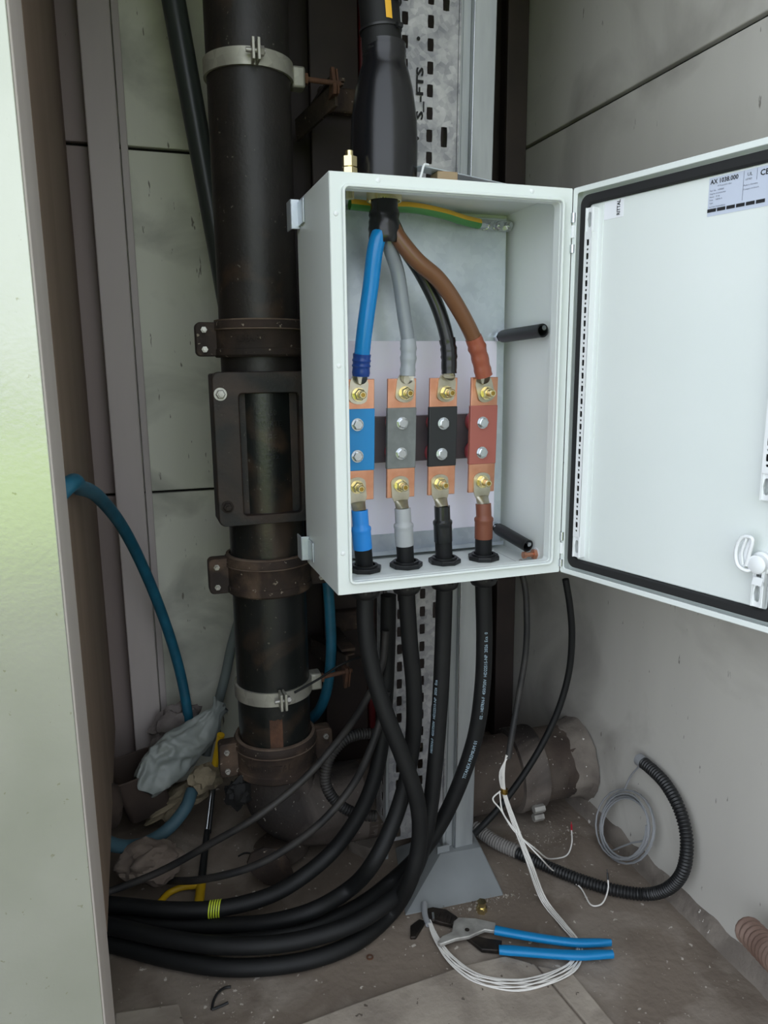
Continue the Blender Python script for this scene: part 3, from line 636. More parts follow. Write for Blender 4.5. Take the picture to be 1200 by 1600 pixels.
# lower cables: gland, jacket, heat shrink, lug, run down to the floor and off to the left
GX = [.075, .148, .219, .2925]; GY = [.106, .106, .107, .105]; CR = .0148
runs = [[(0.073, 0.1, 0.592), (0.082, 0.092, 0.519), (0.103, 0.082, 0.438), (0.132, 0.075, 0.353), (0.155, 0.072, 0.27), (0.16, 0.075, 0.197), (0.146, 0.08, 0.12), (0.122, 0.124, 0.02), (0.044, 0.08, 0.016), (-0.036, 0.065, 0.016), (-0.119, 0.074, 0.016), (-0.202, 0.102, 0.016), (-0.285, 0.151, 0.016), (-0.365, 0.209, 0.016), (-0.437, 0.255, 0.016)],
        [(0.156, 0.112, 0.56), (0.167, 0.12, 0.459), (0.167, 0.128, 0.356), (0.151, 0.128, 0.27), (0.123, 0.12, 0.203), (0.084, 0.105, 0.15), (0.048, 0.155, 0.064), (-0.024, 0.138, 0.052), (-0.104, 0.156, 0.034), (-0.192, 0.195, 0.02), (-0.282, 0.234, 0.016), (-0.366, 0.281, 0.016), (-0.442, 0.325, 0.016)],
        [(0.219, 0.112, 0.552), (0.216, 0.114, 0.454), (0.209, 0.116, 0.342), (0.199, 0.116, 0.241), (0.185, 0.112, 0.168), (0.175, 0.15, 0.07), (0.114, 0.105, 0.062), (0.045, 0.081, 0.054), (-0.038, 0.077, 0.049), (-0.115, 0.086, 0.048), (-0.199, 0.114, 0.048), (-0.283, 0.16, 0.048), (-0.363, 0.214, 0.048), (-0.435, 0.259, 0.048)],
        [(0.298, 0.108, 0.543), (0.298, 0.112, 0.455), (0.29, 0.12, 0.357), (0.269, 0.134, 0.263), (0.236, 0.147, 0.174), (0.197, 0.157, 0.108), (0.15, 0.191, 0.034), (0.083, 0.168, 0.018), (0.014, 0.147, 0.016), (-0.073, 0.137, 0.016), (-0.153, 0.145, 0.016), (-0.24, 0.172, 0.016), (-0.321, 0.219, 0.016), (-0.405, 0.272, 0.016)]]
shr = [blueshrink, greyshrink, blackins, brownshrink]; nm = ['blue', 'pale grey', 'black', 'brown']
upper_cable_names = []
for i in range(4):
    gx, gy = GX[i], GY[i]
    lab = ('black power cable with blue end sleeve, crossing in front of the others', 'black power cable with pale grey end sleeve, second from left under the box', 'black power cable with black end sleeve, third from left under the box', 'black power cable with brown end sleeve and pale printing, rightmost under the box')[i]
    t = thing('power_cable', (gx, gy, .69), lab, 'cable', 'heavy cables below the white box')
    xl0 = studs_l[i]*.75+gx*.25
    path = smooth([(gx*.55+xl0*.45, gy-.001, .738), (gx*.85+xl0*.15, gy, .705), (gx, gy, .66)]+runs[i], 10)
    b = nb(); tube(b, path, CR, 18); obj('jacket', b, jacket, t)
    b = nb(); xl, zl = studs_l[i], loz[i]; xt = xl*.75+gx*.25
    sp2 = smooth([(gx*.55+xt*.45, gy-.001, .733), (gx*.35+xt*.65, gy-.002, .752), (gx*.15+xt*.85, gy-.003, .772), (xt, BYF-.008, zl-.038)], 6)
    K = len(sp2)
    def rf(i_, n_):
        f = i_/(n_-1); return .0158 if f < .52 else (.0158+.0012*math.sin((f-.52)/.12*PI) if f < .64 else .0135)
    tube(b, sp2, .0155, 20, rf=rf); obj('heat_shrink', b, shr[i], t)
    lug(t, xl, zl, -1, xt, BYF-.008, zl-.040)
    if i == 3:
        obj('lettering', text_on_path('TITANEX PREMIUM 01', .0085, path, .472, CR, (-.35, -1, .1), True), printm, t)
        obj('lettering', text_on_path('02 - H07RN-F  450/750V  HD22S15-NP  2026  Eca  0', .0078, path, .345, CR, (-.25, -1, .1), True), printm, t)
    if i == 2:
        obj('lettering', text_on_path('H07RN-F  450/750V  HD22S15-NP  2026  Eca', .0075, path, .40, CR, (-1, -.55, .1), True), printm, t)
    g = thing('cable_gland', (gx, gy, .65), 'black nylon cable gland on the %s cable, box floor' % ('blue-sleeved', 'grey-sleeved', 'black-sleeved', 'brown-sleeved')[i], 'gland', 'cable glands in the box floor')
    b = nb(); oc = [(.0275*math.cos(2*PI*k/8+.2), .0275*math.sin(2*PI*k/8+.2)) for k in range(8)]; pipe_ring(b, (gx, gy, .6945), (0, 0, 1), .0285, .0185, .008, 8, .25*i); obj('locknut', b, plastic, g, sm=False, bev=.0015)
    b = nb(); pipe_ring(b, (gx, gy, .6945), (0, 0, 1), .0215, .0175, .011, 32); obj('thread', b, plastic, g)
    b = nb(); lathe(b, (gx, gy, .692), (0, 0, -1), [(.0265, 0), (.0265, .012), (.0255, .014), (.0255, .034), (.022, .042), (.0165, .045)], 12); obj('dome_nut', b, plastic, g, bev=.001)
    for k in range(12):
        a = 2*PI*(k+.5)/12; b = nb(); box(b, -.002, .002, -.0012, .0012, 0, .018, axes((gx+.0252*math.cos(a), gy+.0252*math.sin(a), .660), (-math.sin(a), math.cos(a), 0), (math.cos(a), math.sin(a), 0), (0, 0, 1))); obj('grip_rib', b, plastic, g, sm=False)

# incoming cable with its heat shrink boot, through a brass gland, splitting into four cores
CX, CY = .111, .095
mc = thing('incoming_cable', (CX, CY, 1.29), 'thick black incoming cable with bulbous heat shrink boot on box top', 'cable')
b = nb(); lathe(b, (CX, CY, 1.292), (.012, 0, 1), [(.0485, 0), (.0500, .01), (.0505, .06), (.0490, .10), (.0430, .138), (.0360, .165), (.0325, .172), (.0325, .178), (.0315, .181), (.0325, .184), (.0315, .188), (.0325, .191), (.0315, .195), (.0320, .2)], 40); obj('boot', b, shrink, mc)
b = nb(); pp = smooth([(CX, CY, 1.47), (CX-.004, CY, 1.53), (CX-.010, CY+.003, 1.60), (CX-.022, CY+.01, 1.80), (CX-.035, CY+.02, 2.29)], 10); tube(b, pp, .0295, 32); obj('sheath', b, jacket, mc)
b = nb()
for z in (1.508, 1.545): pipe_ring(b, (CX-.003, CY, z), (-.08, 0, 1), .0315, .028, .003, 32); cyl(b, (CX+.012, CY-.030, z+.001), (CX+.02, CY-.028, z+.001), .004, seg=8)
obj('cable_tie', b, plastic, mc)
b = nb(); 
lo, hi = [], []
for k in range(6):
    a = -.02+.32*k/5; lo.append(b.verts.new((CX-.004+.0308*math.sin(a), CY-.0308*math.cos(a), 1.516))); hi.append(b.verts.new((CX-.006+.0308*math.sin(a), CY-.0308*math.cos(a), 1.540)))
join(b, lo, hi, False); obj('marker_label', b, amber, mc, label='small amber marker label')
b = nb(); lathe(b, (CX, CY, 1.288), (0, 0, -1), [(.027, 0), (.027, .008), (.0265, .013), (.0245, .013), (.0225, .006)], 40, (1, 0)); obj('brass_gland', b, brass, mc)
b = nb(); hz = [CX-.002, .089]
lathe(b, (CX-.002, CY-.006, 1.29), (0, .02, -1), [(.0205, 0), (.0205, .026), (.0222, .030), (.0232, .036), (.0226, .041), (.0240, .046), (.0232, .051), (.0242, .056), (.0236, .062), (.0240, .067), (.0228, .074), (.0215, .076), (.0005, .072)], 32); jitter(b, .0016, 70); obj('taped_neck', b, tape, mc)
NZ = 1.214
cores = [('blue', blue, bluetape, [(.112, .084, 1.245)]+[(0.095, 0.081, 1.217), (0.085, 0.088, 1.147), (0.076, 0.094, 1.08), (0.073, 0.1, 1.041), (0.072, 0.103, 1.014)], .0125),
         ('grey', grey, greytape, [(.119, .094, 1.245)]+[(0.118, 0.096, 1.217), (0.135, 0.104, 1.174), (0.146, 0.106, 1.111), (0.153, 0.105, 1.061), (0.151, 0.104, 1.013)], .0112),
         ('black', blackins, tape, [(.126, .100, 1.245)]+[(0.143, 0.104, 1.217), (0.179, 0.11, 1.171), (0.208, 0.11, 1.117), (0.223, 0.106, 1.061), (0.224, 0.104, 1.016)], .0115),
         ('brown', brown, browntape, [(.117, .090, 1.25)]+[(0.124, 0.085, 1.23), (0.157, 0.08, 1.19), (0.195, 0.08, 1.161), (0.234, 0.086, 1.115), (0.268, 0.096, 1.063), (0.287, 0.103, 1.011)], .0128)]
for i, (cn, cm, tm, pts, rad) in enumerate(cores):
    P_ = smooth(pts, 10); b = nb(); tube(b, P_, rad, 18); co_ = obj(cn+'_core', b, cm, mc, label=cn+' insulated core fanning down to its busbar')
    b = nb(); nT = 13; seg_ = P_[-nT:]; rng = random.Random(i)
    rr_ = [rad+.0012+rng.uniform(-.0004, .0009) for _ in seg_]; rr_[3] += .0016; rr_[6] += .001
    tube(b, seg_, 0, 18, rf=lambda k, n: rr_[k]); obj('tape_wrap', b, tm, co_)
    e = P_[-1]; lug_o = None
    b = nb()
    lug(co_, studs_u[i], upz[i], 1, e.x, e.y, e.z-.002)
# earth conductor
ep_ = smooth([(0.067, 0.132, 1.276), (0.113, 0.135, 1.275), (0.169, 0.14, 1.278), (0.229, 0.15, 1.274), (0.275, 0.164, 1.268), (0.308, 0.176, 1.266)], 10)
ec = thing('earth_cable', tuple(ep_[0]), 'green and yellow earth cable across the top of the box', 'cable')
for nm_, m_, a0, a1 in (('green_jacket', earthm, 42, 318), ('yellow_stripe', earthy, -42, 42)):
    b = nb(); prev = None
    for (c, u, w, t) in frames(ep_):
        n0 = V((0, -1, .75)); n0 = (n0-t*n0.dot(t)).normalized(); s0 = t.cross(n0); rg = []
        for k in range(11):
            a = math.radians(a0+(a1-a0)*k/10); rg.append(b.verts.new(c+(n0*math.cos(a)+s0*math.sin(a))*.0085))
        if prev: join(b, prev, rg, False)
        prev = rg
    obj(nm_, b, m_, ec)
p = ep_[-1]
b = nb(); cyl(b, p-V((.004, 0, 0)), p+V((.016, .004, 0)), .0085, .007, seg=16); box(b, p.x+.012, p.x+.062, .182, .186, p.z-.009, p.z+.009); obj('lug', b, chrome, ec, bev=.0006)
for k, (u_, v_) in enumerate(((758, 351), (777, 352), (796, 350))):
    q2 = (p.x+.022+.018*k, .182, p.z-.0005)
    b = nb(); hexbolt(b, q2, (0, -1, 0), .0075, .006, .0092, ph=.5*k); cyl(b, V(q2), V(q2)+V((0, -.014, 0)), .004, seg=12); obj('bolt', b, chrome, ec)
b = nb(); cyl(b, (.047, .06, 1.29), (.047, .06, 1.297), .0125, seg=6); cyl(b, (.047, .06, 1.297), (.047, .06, 1.310), .0118, .0112, seg=6); cyl(b, (.047, .06, 1.310), (.047, .06, 1.3115), .007, seg=16); cyl(b, (.047, .06, 1.3115), (.047, .06, 1.325), .0112, seg=6); cyl(b, (.047, .06, 1.325), (.047, .06, 1.333), .0062, seg=14)
obj('earth_stud', b, brass, label='brass earth stud with nuts on top left of the box', cat='stud', sm=True)
b = nb(); cyl(b, (.047, .06, 1.288), (.047, .06, 1.281), .011, seg=6); cyl(b, (.047, .06, 1.281), (.047, .06, 1.268), .006, seg=14); obj('earth_nut', b, brass, label='brass nut under the box roof, top left inside', cat='nut')
# mounting studs with black tube covers
def stud(p0, p1, label):
    p0, p1 = V(p0), V(p1); d_1 = (p1-p0).normalized(); t = thing('stud_cover', tuple(p0), label, 'tube', 'black tube covers on the mounting studs')
    b = nb(); lathe(b, p0, d_1, [(.0105, .012), (.0110, .02), (.0110, (p1-p0).length), (.0088, (p1-p0).length), (.0088, .03)], 28, (1, 1)); obj('tube', b, plastic, t)
    b = nb(); cyl(b, p0-d_1*.012, p0+d_1*.014, .0045, seg=12); cyl(b, p0-d_1*.004, p0+d_1*.004, .0085, seg=6); obj('stud', b, chrome, t)
    u, w, tt = frame(d_1); b = nb(); cyl(b, p0+d_1*.03+w*.004, p1+w*.004+d_1*.004, .004, seg=10); obj('rod', b, chrome, t)
stud((.351, .176, 1.078), (.3625, .046, 1.083), 'black tube on a stud at mid height of the box')
stud((.347, .172, .735), (.3625, .075, .719), 'black tube on a stud near the bottom of the box')
t = thing('copper_terminal', (.376, .097, .70), 'small copper earth terminal low on the right wall of the box', 'terminal')
b = nb(); cyl(b, (.378, .072, .704), (.3765, .072, .704), .011, seg=20); obj('washer', b, whiteplastic, t)
b = nb(); cyl(b, (.3765, .072, .704), (.371, .072, .704), .009, seg=6); cyl(b, (.371, .072, .704), (.355, .072, .704), .0042, seg=12); cyl(b, (.357, .072, .704), (.352, .072, .704), .0062, seg=12); obj('bolt', b, copper, t)
# things lying on top of the box
b = nb(); m_ = axes((.158, .060, 1.3205), (.94, .33, -.012), (-.33, .94, .02), (0, 0, 1)); box(b, 0, .195, 0, .030, 0, .0015, m_); lid = obj('metal_strip', b, zinc, label='thin grey metal strip lying on top of the box', cat='strip', sm=False)
b = nb(); box(b, .190, .224, .074, .104, 1.290, 1.3200); obj('tan_block', b, wood, label='small tan block under the metal strip on box top', cat='block', bev=.002)
b = nb(); tube(b, smooth([(.226, .098, 1.304), (.25, .104, 1.307), (.29, .118, 1.304), (.34, .14, 1.299)], 6), .008, 12); obj('red_bar', b, darkred, label='dark red bar under the metal strip on box top', cat='bar')
b = nb(); tube(b, smooth([(.150, .052, 1.293), (.156, .054, 1.308), (.162, .058, 1.322), (.170, .062, 1.3235)], 6), .0018, 8); obj('white_tie', b, whiteplastic, label='white plastic tie stub at the end of the metal strip', cat='tie')

# ------------------------------------------------------------------ other cables
def cable(name, pts, r, mat, label, cat='cable', seg=12, n=10, group=None):
    b = nb(); P_ = smooth(pts, n); tube(b, P_, r, seg); return obj(name, b, mat, label=label, cat=cat, group=group), P_
c5, P5 = cable('power_cable', [(0.152, 0.213, 0.612), (0.15, 0.213, 0.525), (0.144, 0.21, 0.424), (0.135, 0.206, 0.336), (0.118, 0.206, 0.252), (0.085, 0.21, 0.175), (0.034, 0.215, 0.108), (-0.033, 0.202, 0.075), (-0.095, 0.205, 0.05), (-0.184, 0.208, 0.045), (-0.268, 0.231, 0.046), (-0.347, 0.269, 0.046), (-0.439, 0.315, 0.046)], .0148, jacket, 'black power cable with yellow-green tape mark, rearmost on the floor', seg=18)
L_ = 0
best = min(range(len(P5)), key=lambda i: (P5[i]-V((-0.189, 0.21, 0.045))).length)
b = nb(); fr = frames(P5)
for k in range(5):
    c, u, w, t = fr[best]; pipe_ring(b, c+t*(.0045*k-.009), t+V((.0, .12, .06)), .0158, .0142, .0026, 28)
obj('tape_rings', b, yellowbright, c5, label='yellow-green tape rings')
cable('thin_cable', [(0.137, 0.186, 0.554), (0.128, 0.185, 0.488), (0.101, 0.2, 0.416), (0.056, 0.23, 0.331), (-0.021, 0.23, 0.257), (-0.11, 0.22, 0.208), (-0.192, 0.24, 0.16), (-0.286, 0.27, 0.103), (-0.384, 0.281, 0.075), (-0.434, 0.271, 0.075)], .0068, jacket_thin, 'thin dusty black cable slanting across the lowest pipe coupling')
cable('thin_cable', [(0.136, 0.182, 0.437), (0.124, 0.178, 0.39), (0.1, 0.18, 0.322), (0.071, 0.19, 0.257), (0.017, 0.19, 0.199), (-0.043, 0.2, 0.152), (-0.114, 0.215, 0.113), (-0.195, 0.25, 0.081), (-0.264, 0.337, 0.03), (-0.306, 0.383, 0.015)], .0072, jacket_thin, 'thin dusty black cable sagging in front of the broken rusty sheet')
cable('thin_wire', [(0.138, 0.24, 0.474), (0.124, 0.3, 0.461), (0.085, 0.33, 0.437), (0.042, 0.32, 0.42), (-0.012, 0.31, 0.402)], .0024, jacket, 'hair-thin black wire passing over the lower pipe clamp', 'wire')
cable('water_hose', [(-.95, -.02, .66), (-.62, -.045, .735), (-.45, -.05, .79)]+[(-0.363, -0.02, 0.88), (-0.354, 0.1, 0.861), (-0.338, 0.28, 0.816), (-0.305, 0.45, 0.721), (-0.268, 0.56, 0.591), (-0.234, 0.62, 0.452), (-0.213, 0.64, 0.342), (-0.203, 0.64, 0.253), (-0.199, 0.64, 0.164)], .0115, bluehose, 'blue hose arching down from the pale front panel', 'hose', 16)
cable('water_hose', [(.10, .46, .74)]+[(0.096, 0.46, 0.617), (0.101, 0.46, 0.502), (0.101, 0.46, 0.414), (0.091, 0.47, 0.321), (0.073, 0.5, 0.256), (0.043, 0.53, 0.224), (-0.012, 0.55, 0.239), (-0.072, 0.56, 0.338)], .0118, bluehose, 'blue hose hanging in a loop right of the soil pipe', 'hose', 16)
cable('water_hose', [(-0.064, 0.68, 0.451), (-0.089, 0.68, 0.373), (-0.107, 0.68, 0.302), (-0.133, 0.68, 0.216), (-0.165, 0.66, 0.114)], .0118, greyhose, 'grey hose coming down left of the soil pipe', 'hose', 16)
cable('water_hose', [(-0.435, 0.3, 0.212), (-0.397, 0.34, 0.156), (-0.361, 0.38, 0.101), (-0.314, 0.42, 0.069), (-0.266, 0.45, 0.072), (-0.226, 0.47, 0.102), (-0.209, 0.5, 0.122)], .0135, M('dull_blue_hose', '3c5a66', rough=.6), 'dull blue hose curving low beside the front panel', 'hose', 16)
# corrugated conduits
def corrugated(name, pts, r, mat, label, step=.0035, cat='conduit', depth=.0016):
    P_ = resample(smooth(pts, 14), step/6); b = nb(); tube(b, P_, r, 16, rf=lambda i, n: r-depth*(1, .8, .15, 0, .15, .8)[i % 6]); return obj(name, b, mat, label=label, cat=cat), P_
corrugated('corrugated_conduit', [(0.149, 0.29, 0.295), (0.128, 0.292, 0.3), (0.083, 0.285, 0.299), (0.046, 0.275, 0.269), (0.035, 0.268, 0.227), (0.051, 0.262, 0.186), (0.082, 0.255, 0.158), (0.111, 0.252, 0.145), (0.134, 0.25, 0.14)], .0115, jacket_thin, 'grey-black corrugated conduit looping beside the dusty elbow', .006, depth=.002)
cc, PC = corrugated('corrugated_conduit', [(0.379, 0.307, 0.022), (0.406, 0.254, 0.016), (0.459, 0.168, 0.014), (0.506, 0.099, 0.014), (0.558, 0.044, 0.014), (0.608, 0.012, 0.016), (0.625, -0.028, 0.054), (0.632, -0.055, 0.111), (0.64, -0.048, 0.168), (0.645, -0.019, 0.209), (0.65, 0.029, 0.233), (0.652, 0.074, 0.239), (0.652, 0.101, 0.24)], .0125, plastic, 'black corrugated conduit curling up against the right wall', .0062, depth=.0022)
b = nb(); e = PC[-1]; dv = (PC[-1]-PC[-3]).normalized(); lathe(b, e-dv*.004, dv, [(.0128, 0), (.0128, .016), (.009, .020), (.0035, .020)], 16, (0, 1)); obj('end_sleeve', b, coilgrey, cc, label='grey end sleeve')
b = nb(); P_ = resample(smooth([(0.38, 0.309, 0.024), (0.405, 0.251, 0.018), (0.433, 0.209, 0.017)], 12), .003); tube(b, P_, .0146, 16, rf=lambda i, n: .0146 if i % 2 else .0132); obj('grey_cover', b, M('dusty_grey_plastic', '7c7975', rough=.8), cc, label='dusty grey outer conduit end')
# grey wire coil leaning on the wall
cl = thing('wire_coil', (.63, .14, 0), 'coil of thin grey wire leaning on the right wall', 'wire coil')
cen = V((0.632, 0.12, 0.088)); rng = random.Random(4); b = nb(); pts = []
eu, ew = V((.10, -.62, .15)), V((.03, .0, .98)); Pt = V((0.648, 0.147, 0.15))-cen; Rt = V((0.638, 0.042, 0.135))-cen
for k in range(int(6.75*24)+1):
    a = 2*PI*k/24+PI/2; s = .93+.10*math.sin(k*.11+1)+.05*math.sin(k*.37); off = V((-.006*math.sin(k*.09), .006*math.sin(k*.05), .004*math.cos(k*.07)))
    pts.append(cen+Pt*math.sin(a)*s+Rt*math.cos(a)*s+off)
tube(b, pts, .0019, 6); obj('turns', b, coilgrey, cl)
b = nb(); tube(b, smooth([pts[0]]+[(0.648, 0.149, 0.15), (0.652, 0.136, 0.189), (0.652, 0.107, 0.231)], 8), .0019, 6); obj('lead', b, coilgrey, cl)
b = nb(); tube(b, smooth([pts[-1]]+[(0.628, 0.05, 0.107), (0.626, 0.091, 0.07), (0.622, 0.157, 0.006)], 8), .0019, 6); obj('lead', b, coilgrey, cl)
# control cable: black sheath, fan of white wires
ctl = thing('control_cable', (.42, .2, .69), 'thin black cable ending in a bundle of bare white wires', 'cable')
b = nb(); tube(b, smooth([(.372, .228, .76)]+[(0.438, 0.222, 0.611), (0.435, 0.2, 0.546), (0.432, 0.195, 0.468), (0.414, 0.185, 0.387), (0.394, 0.17, 0.322), (0.38, 0.16, 0.268)], 10), .0062, 12); obj('sheath', b, jacket_thin, ctl)
main = [V(p) for p in [(0.378, 0.16, 0.275), (0.365, 0.158, 0.24), (0.368, 0.15, 0.2), (0.377, 0.12, 0.147), (0.383, 0.075, 0.099), (0.417, 0.071, 0.01), (0.419, 0.005, 0.005), (0.417, -0.051, 0.004), (0.381, -0.088, 0.004), (0.317, -0.1, 0.009), (0.262, -0.09, 0.009), (0.213, -0.057, 0.008), (0.188, -0.005, 0.006), (0.182, 0.052, 0.006), (0.188, 0.107, 0.006)]]
rng = random.Random(11); NW = 9
for k in range(NW):
    a = 2*PI*k/NW; amp = [.003, .0048, .0034, .0044, .0052, .0056, .0058, .0062, .009, .011, .013, .011, .008, .0045, .002]
    off = []
    for j in range(len(main)):
        rx, rz = math.cos(a+j*.5), math.sin(a+j*.5)
        tg = (main[min(j+1, len(main)-1)]-main[max(j-1, 0)]).normalized(); u, w, _ = frame(tg)
        o_ = (u*rx+w*rz)*amp[j]*rng.uniform(.75, 1.1)
        p = main[j]+o_
        if j > 4: p.z = max(.0015 if j < 8 else .0082, main[j].z*.5+.006*(rz+1)*.5*(1 if j < 13 else .5))
        off.append(p)
    b = nb(); tube(b, smooth(off, 6), .00120, 6); obj('white_wire', b, wirewhite, ctl)
b = nb(); e = main[-1]; tube(b, smooth([V((0.182, 0.086, 0.006)), V((0.185, 0.112, 0.008)), V((0.193, 0.135, 0.012))], 6), .0058, 10); obj('wire_sleeve', b, coilgrey, ctl, label='grey sleeve at the wire tips')
b = nb(); c = V((0.368, 0.151, 0.203))
for k in range(3): pipe_ring(b, c+V((0, 0, -.003+.0035*k)), (.1, .05*k, 1), .0072, .005, .0028, 18)
obj('tape_band', b, darkbrass, ctl, label='brass-coloured band round the wires')
for pts_, fm in (([(0.359, 0.15, 0.207), (0.342, 0.148, 0.195), (0.355, 0.14, 0.174), (0.372, 0.115, 0.14), (0.403, 0.09, 0.112), (0.498, 0.169, 0.012), (0.527, 0.166, 0.016), (0.546, 0.179, 0.03), (0.559, 0.201, 0.045)], redwire), ([(0.357, 0.149, 0.205), (0.358, 0.135, 0.169), (0.379, 0.105, 0.135), (0.405, 0.075, 0.104), (0.481, 0.13, 0.01), (0.505, 0.085, 0.006), (0.499, 0.031, 0.005), (0.517, 0.026, 0.008), (0.544, 0.045, 0.022), (0.548, 0.053, 0.034)], plastic)):
    P_ = smooth(pts_, 10); b = nb(); tube(b, P_, .0015, 6); wo_ = obj('white_wire', b, wirewhite, ctl)
    e = P_[-1]; dv = (P_[-1]-P_[-3]).normalized(); b = nb(); cyl(b, e-dv*.001, e+dv*.012, .0021, seg=8); cyl(b, e+dv*.012, e+dv*.018, .0009, seg=6); obj('ferrule', b, fm, wo_)
cable('thin_cable', [(0.52, 0.2, 0.609), (0.532, 0.2, 0.554), (0.543, 0.205, 0.49), (0.546, 0.215, 0.403), (0.528, 0.222, 0.317), (0.493, 0.225, 0.242), (0.448, 0.225, 0.177), (0.393, 0.218, 0.123), (0.357, 0.215, 0.094), (0.34, 0.222, 0.073)], .0068, jacket, 'smooth black cable curving down from behind the open door', seg=14)

# ------------------------------------------------------------------ things on the floor
pl_ = thing('pliers', (.31, .03, 0), 'large tongue and groove pliers with blue grips on the floor', 'pliers')
def flat(pts, z0, h, mat, name, par, bev=.0015):
    b = nb(); prism(b, [(p[0], p[1]) for p in pts], h, Matrix.Translation((0, 0, z0))); return obj(name, b, mat, par, bev=bev)
def grip(pts, wds, z):
    P_ = smooth(pts, 8); n = len(P_)
    b = nb(); prev = None; first = None
    for i, (c, u, w, t) in enumerate(frames(P_)):
        f = i/(n-1); k = f*(len(wds)-1); j = min(int(k), len(wds)-2); wd_ = wds[j]+(wds[j+1]-wds[j])*(k-j)
        sd = t.cross(V((0, 0, 1))).normalized(); rg = [b.verts.new(c+sd*(wd_*math.copysign(abs(math.cos(a))**.7, math.cos(a)))+V((0, 0, .0062*math.copysign(abs(math.sin(a))**.7, math.sin(a))))) for a in [2*PI*q/16 for q in range(16)]]
        if prev: join(b, prev, rg)
        else: first = rg
        prev = rg
    b.faces.new(first[::-1]); b.faces.new(prev); return b
flat([(0.144, 0.065, 0.004), (0.146, 0.089, 0.004), (0.166, 0.117, 0.004), (0.191, 0.123, 0.004), (0.222, 0.118, 0.004), (0.233, 0.094, 0.004), (0.227, 0.064, 0.004), (0.208, 0.074, 0.004), (0.194, 0.096, 0.004), (0.18, 0.098, 0.004)] if 0 else [(0.194, 0.122, 0.004), (0.205, 0.122, 0.004), (0.227, 0.108, 0.004), (0.238, 0.085, 0.004), (0.243, 0.034, 0.004), (0.267, 0.016, 0.004), (0.291, 0.002, 0.004), (0.275, -0.018, 0.004), (0.247, -0.005, 0.004), (0.233, 0.032, 0.004), (0.221, 0.067, 0.004), (0.205, 0.079, 0.004), (0.185, 0.098, 0.004)], .003, .008, plierblack, 'lower_jaw_and_shank', pl_)
for k in range(6):
    b = nb(); c = V((0.209, 0.1, 0.011)).lerp(V((0.23, 0.065, 0.011)), k/5); box(b, -.0018, .0018, -.009, .009, 0, .002, axes(c, (.82, -.55, 0), (.55, .82, 0), (0, 0, 1))); obj('groove', b, plierblack, pl_, sm=False)
b = nb(); c = V((0.196, 0.098, 0.012)); box(b, -.002, .002, -.009, .008, -.004, .0015, axes(c, (.9, -.3, 0), (.3, .9, 0), (0, 0, 1))); obj('jaw_face', b, chrome, pl_, sm=False)
flat([(0.139, 0.068, 0.004), (0.149, 0.095, 0.004), (0.171, 0.106, 0.004), (0.18, 0.098, 0.004), (0.174, 0.09, 0.004), (0.149, 0.065, 0.004)], .0005, .006, plierblack, 'jaw_tip', pl_)
flat([(0.176, 0.029, 0.012), (0.189, 0.039, 0.012), (0.21, 0.043, 0.012), (0.224, 0.066, 0.012), (0.236, 0.072, 0.012), (0.265, 0.06, 0.012), (0.296, 0.037, 0.012), (0.287, 0.018, 0.012), (0.269, 0.028, 0.012), (0.25, 0.025, 0.012), (0.235, 0.022, 0.012), (0.21, 0.025, 0.012), (0.179, 0.022, 0.012)], .0115, .007, steel, 'upper_jaw_and_shank', pl_)
b = nb(); c = V((0.238, 0.037, 0.019)); cyl(b, c, c+V((0, 0, .0006)), .0042, seg=18); obj('pivot', b, plierblack, pl_)
obj('grip', grip([(0.286, 0.021, 0.018), (0.321, -0.003, 0.018), (0.369, -0.033, 0.018), (0.409, -0.053, 0.017), (0.447, -0.065, 0.016), (0.469, -0.072, 0.016)], [.0085, .0080, .0075, .0075, .0078, .0070, .004], .01), plierblue, pl_)
obj('grip', grip([(0.273, -0.021, 0.015), (0.294, -0.03, 0.015), (0.344, -0.054, 0.015), (0.399, -0.079, 0.016), (0.426, -0.087, 0.016), (0.456, -0.096, 0.016)], [.0078, .0095, .0085, .0085, .0088, .0080, .006], .01), plierblue, pl_)
# brass nut
b = nb(); c = V((0.294, 0.092, 0.0)); cyl(b, c, c+V((0, 0, .009)), .0105, seg=6); cyl(b, c+V((0, 0, .009)), c+V((0, 0, .011)), .0095, seg=20); cyl(b, c+V((0, 0, .011)), c+V((0, 0, .020)), .0075, seg=18); cyl(b, c+V((0, 0, .020)), c+V((0, 0, .022)), .009, seg=6)
obj('brass_fitting', b, brass, label='small brass fitting standing on the floor above the pliers', cat='fitting')
b = nb(); tube(b, smooth([(-0.22, 0.03, 0.003), (-0.215, 0.045, 0.006), (-0.206, 0.057, 0.007), (-0.194, 0.065, 0.005), (-0.185, 0.066, 0.003)], 8), .0022, 8); tube(b, smooth([(-0.22, 0.03, 0.003), (-0.205, 0.032, 0.003), (-0.193, 0.034, 0.004)], 6), .0022, 8); obj('wire_clip', b, plastic, label='bent black wire clip on the floor in front of the cables', cat='clip')
corrugated('corrugated_hose', [V(p) for p in [(0.62, -0.22, 0.119), (0.6, -0.274, 0.136), (0.57, -0.336, 0.164), (0.53, -0.422, 0.206), (0.5, -0.495, 0.24)]], .0235, hosecop, 'dusty copper-coloured corrugated hose at the lower right wall', .015, 'hose', .005)
for u_v, lb in (((0.077, 0.246, 0.0), 'small rusty washer on the floor behind the cable bundle'), ((0.057, 0.053, 0.0), 'small dull washer on the floor in front of the cables')):
    b = nb(); pipe_ring(b, V(u_v), (0, 0, 1), .0065, .0034, .0015, 20); obj('washer', b, rust, label=lb, cat='washer')
b = nb(); tube(b, smooth([(-0.127, 0.41, 0.002), (-0.113, 0.411, 0.006), (-0.095, 0.407, 0.003)], 6), .0018, 6); obj('wire_offcut', b, black, label='short black wire offcut lying left of the rusty sheet', cat='wire')
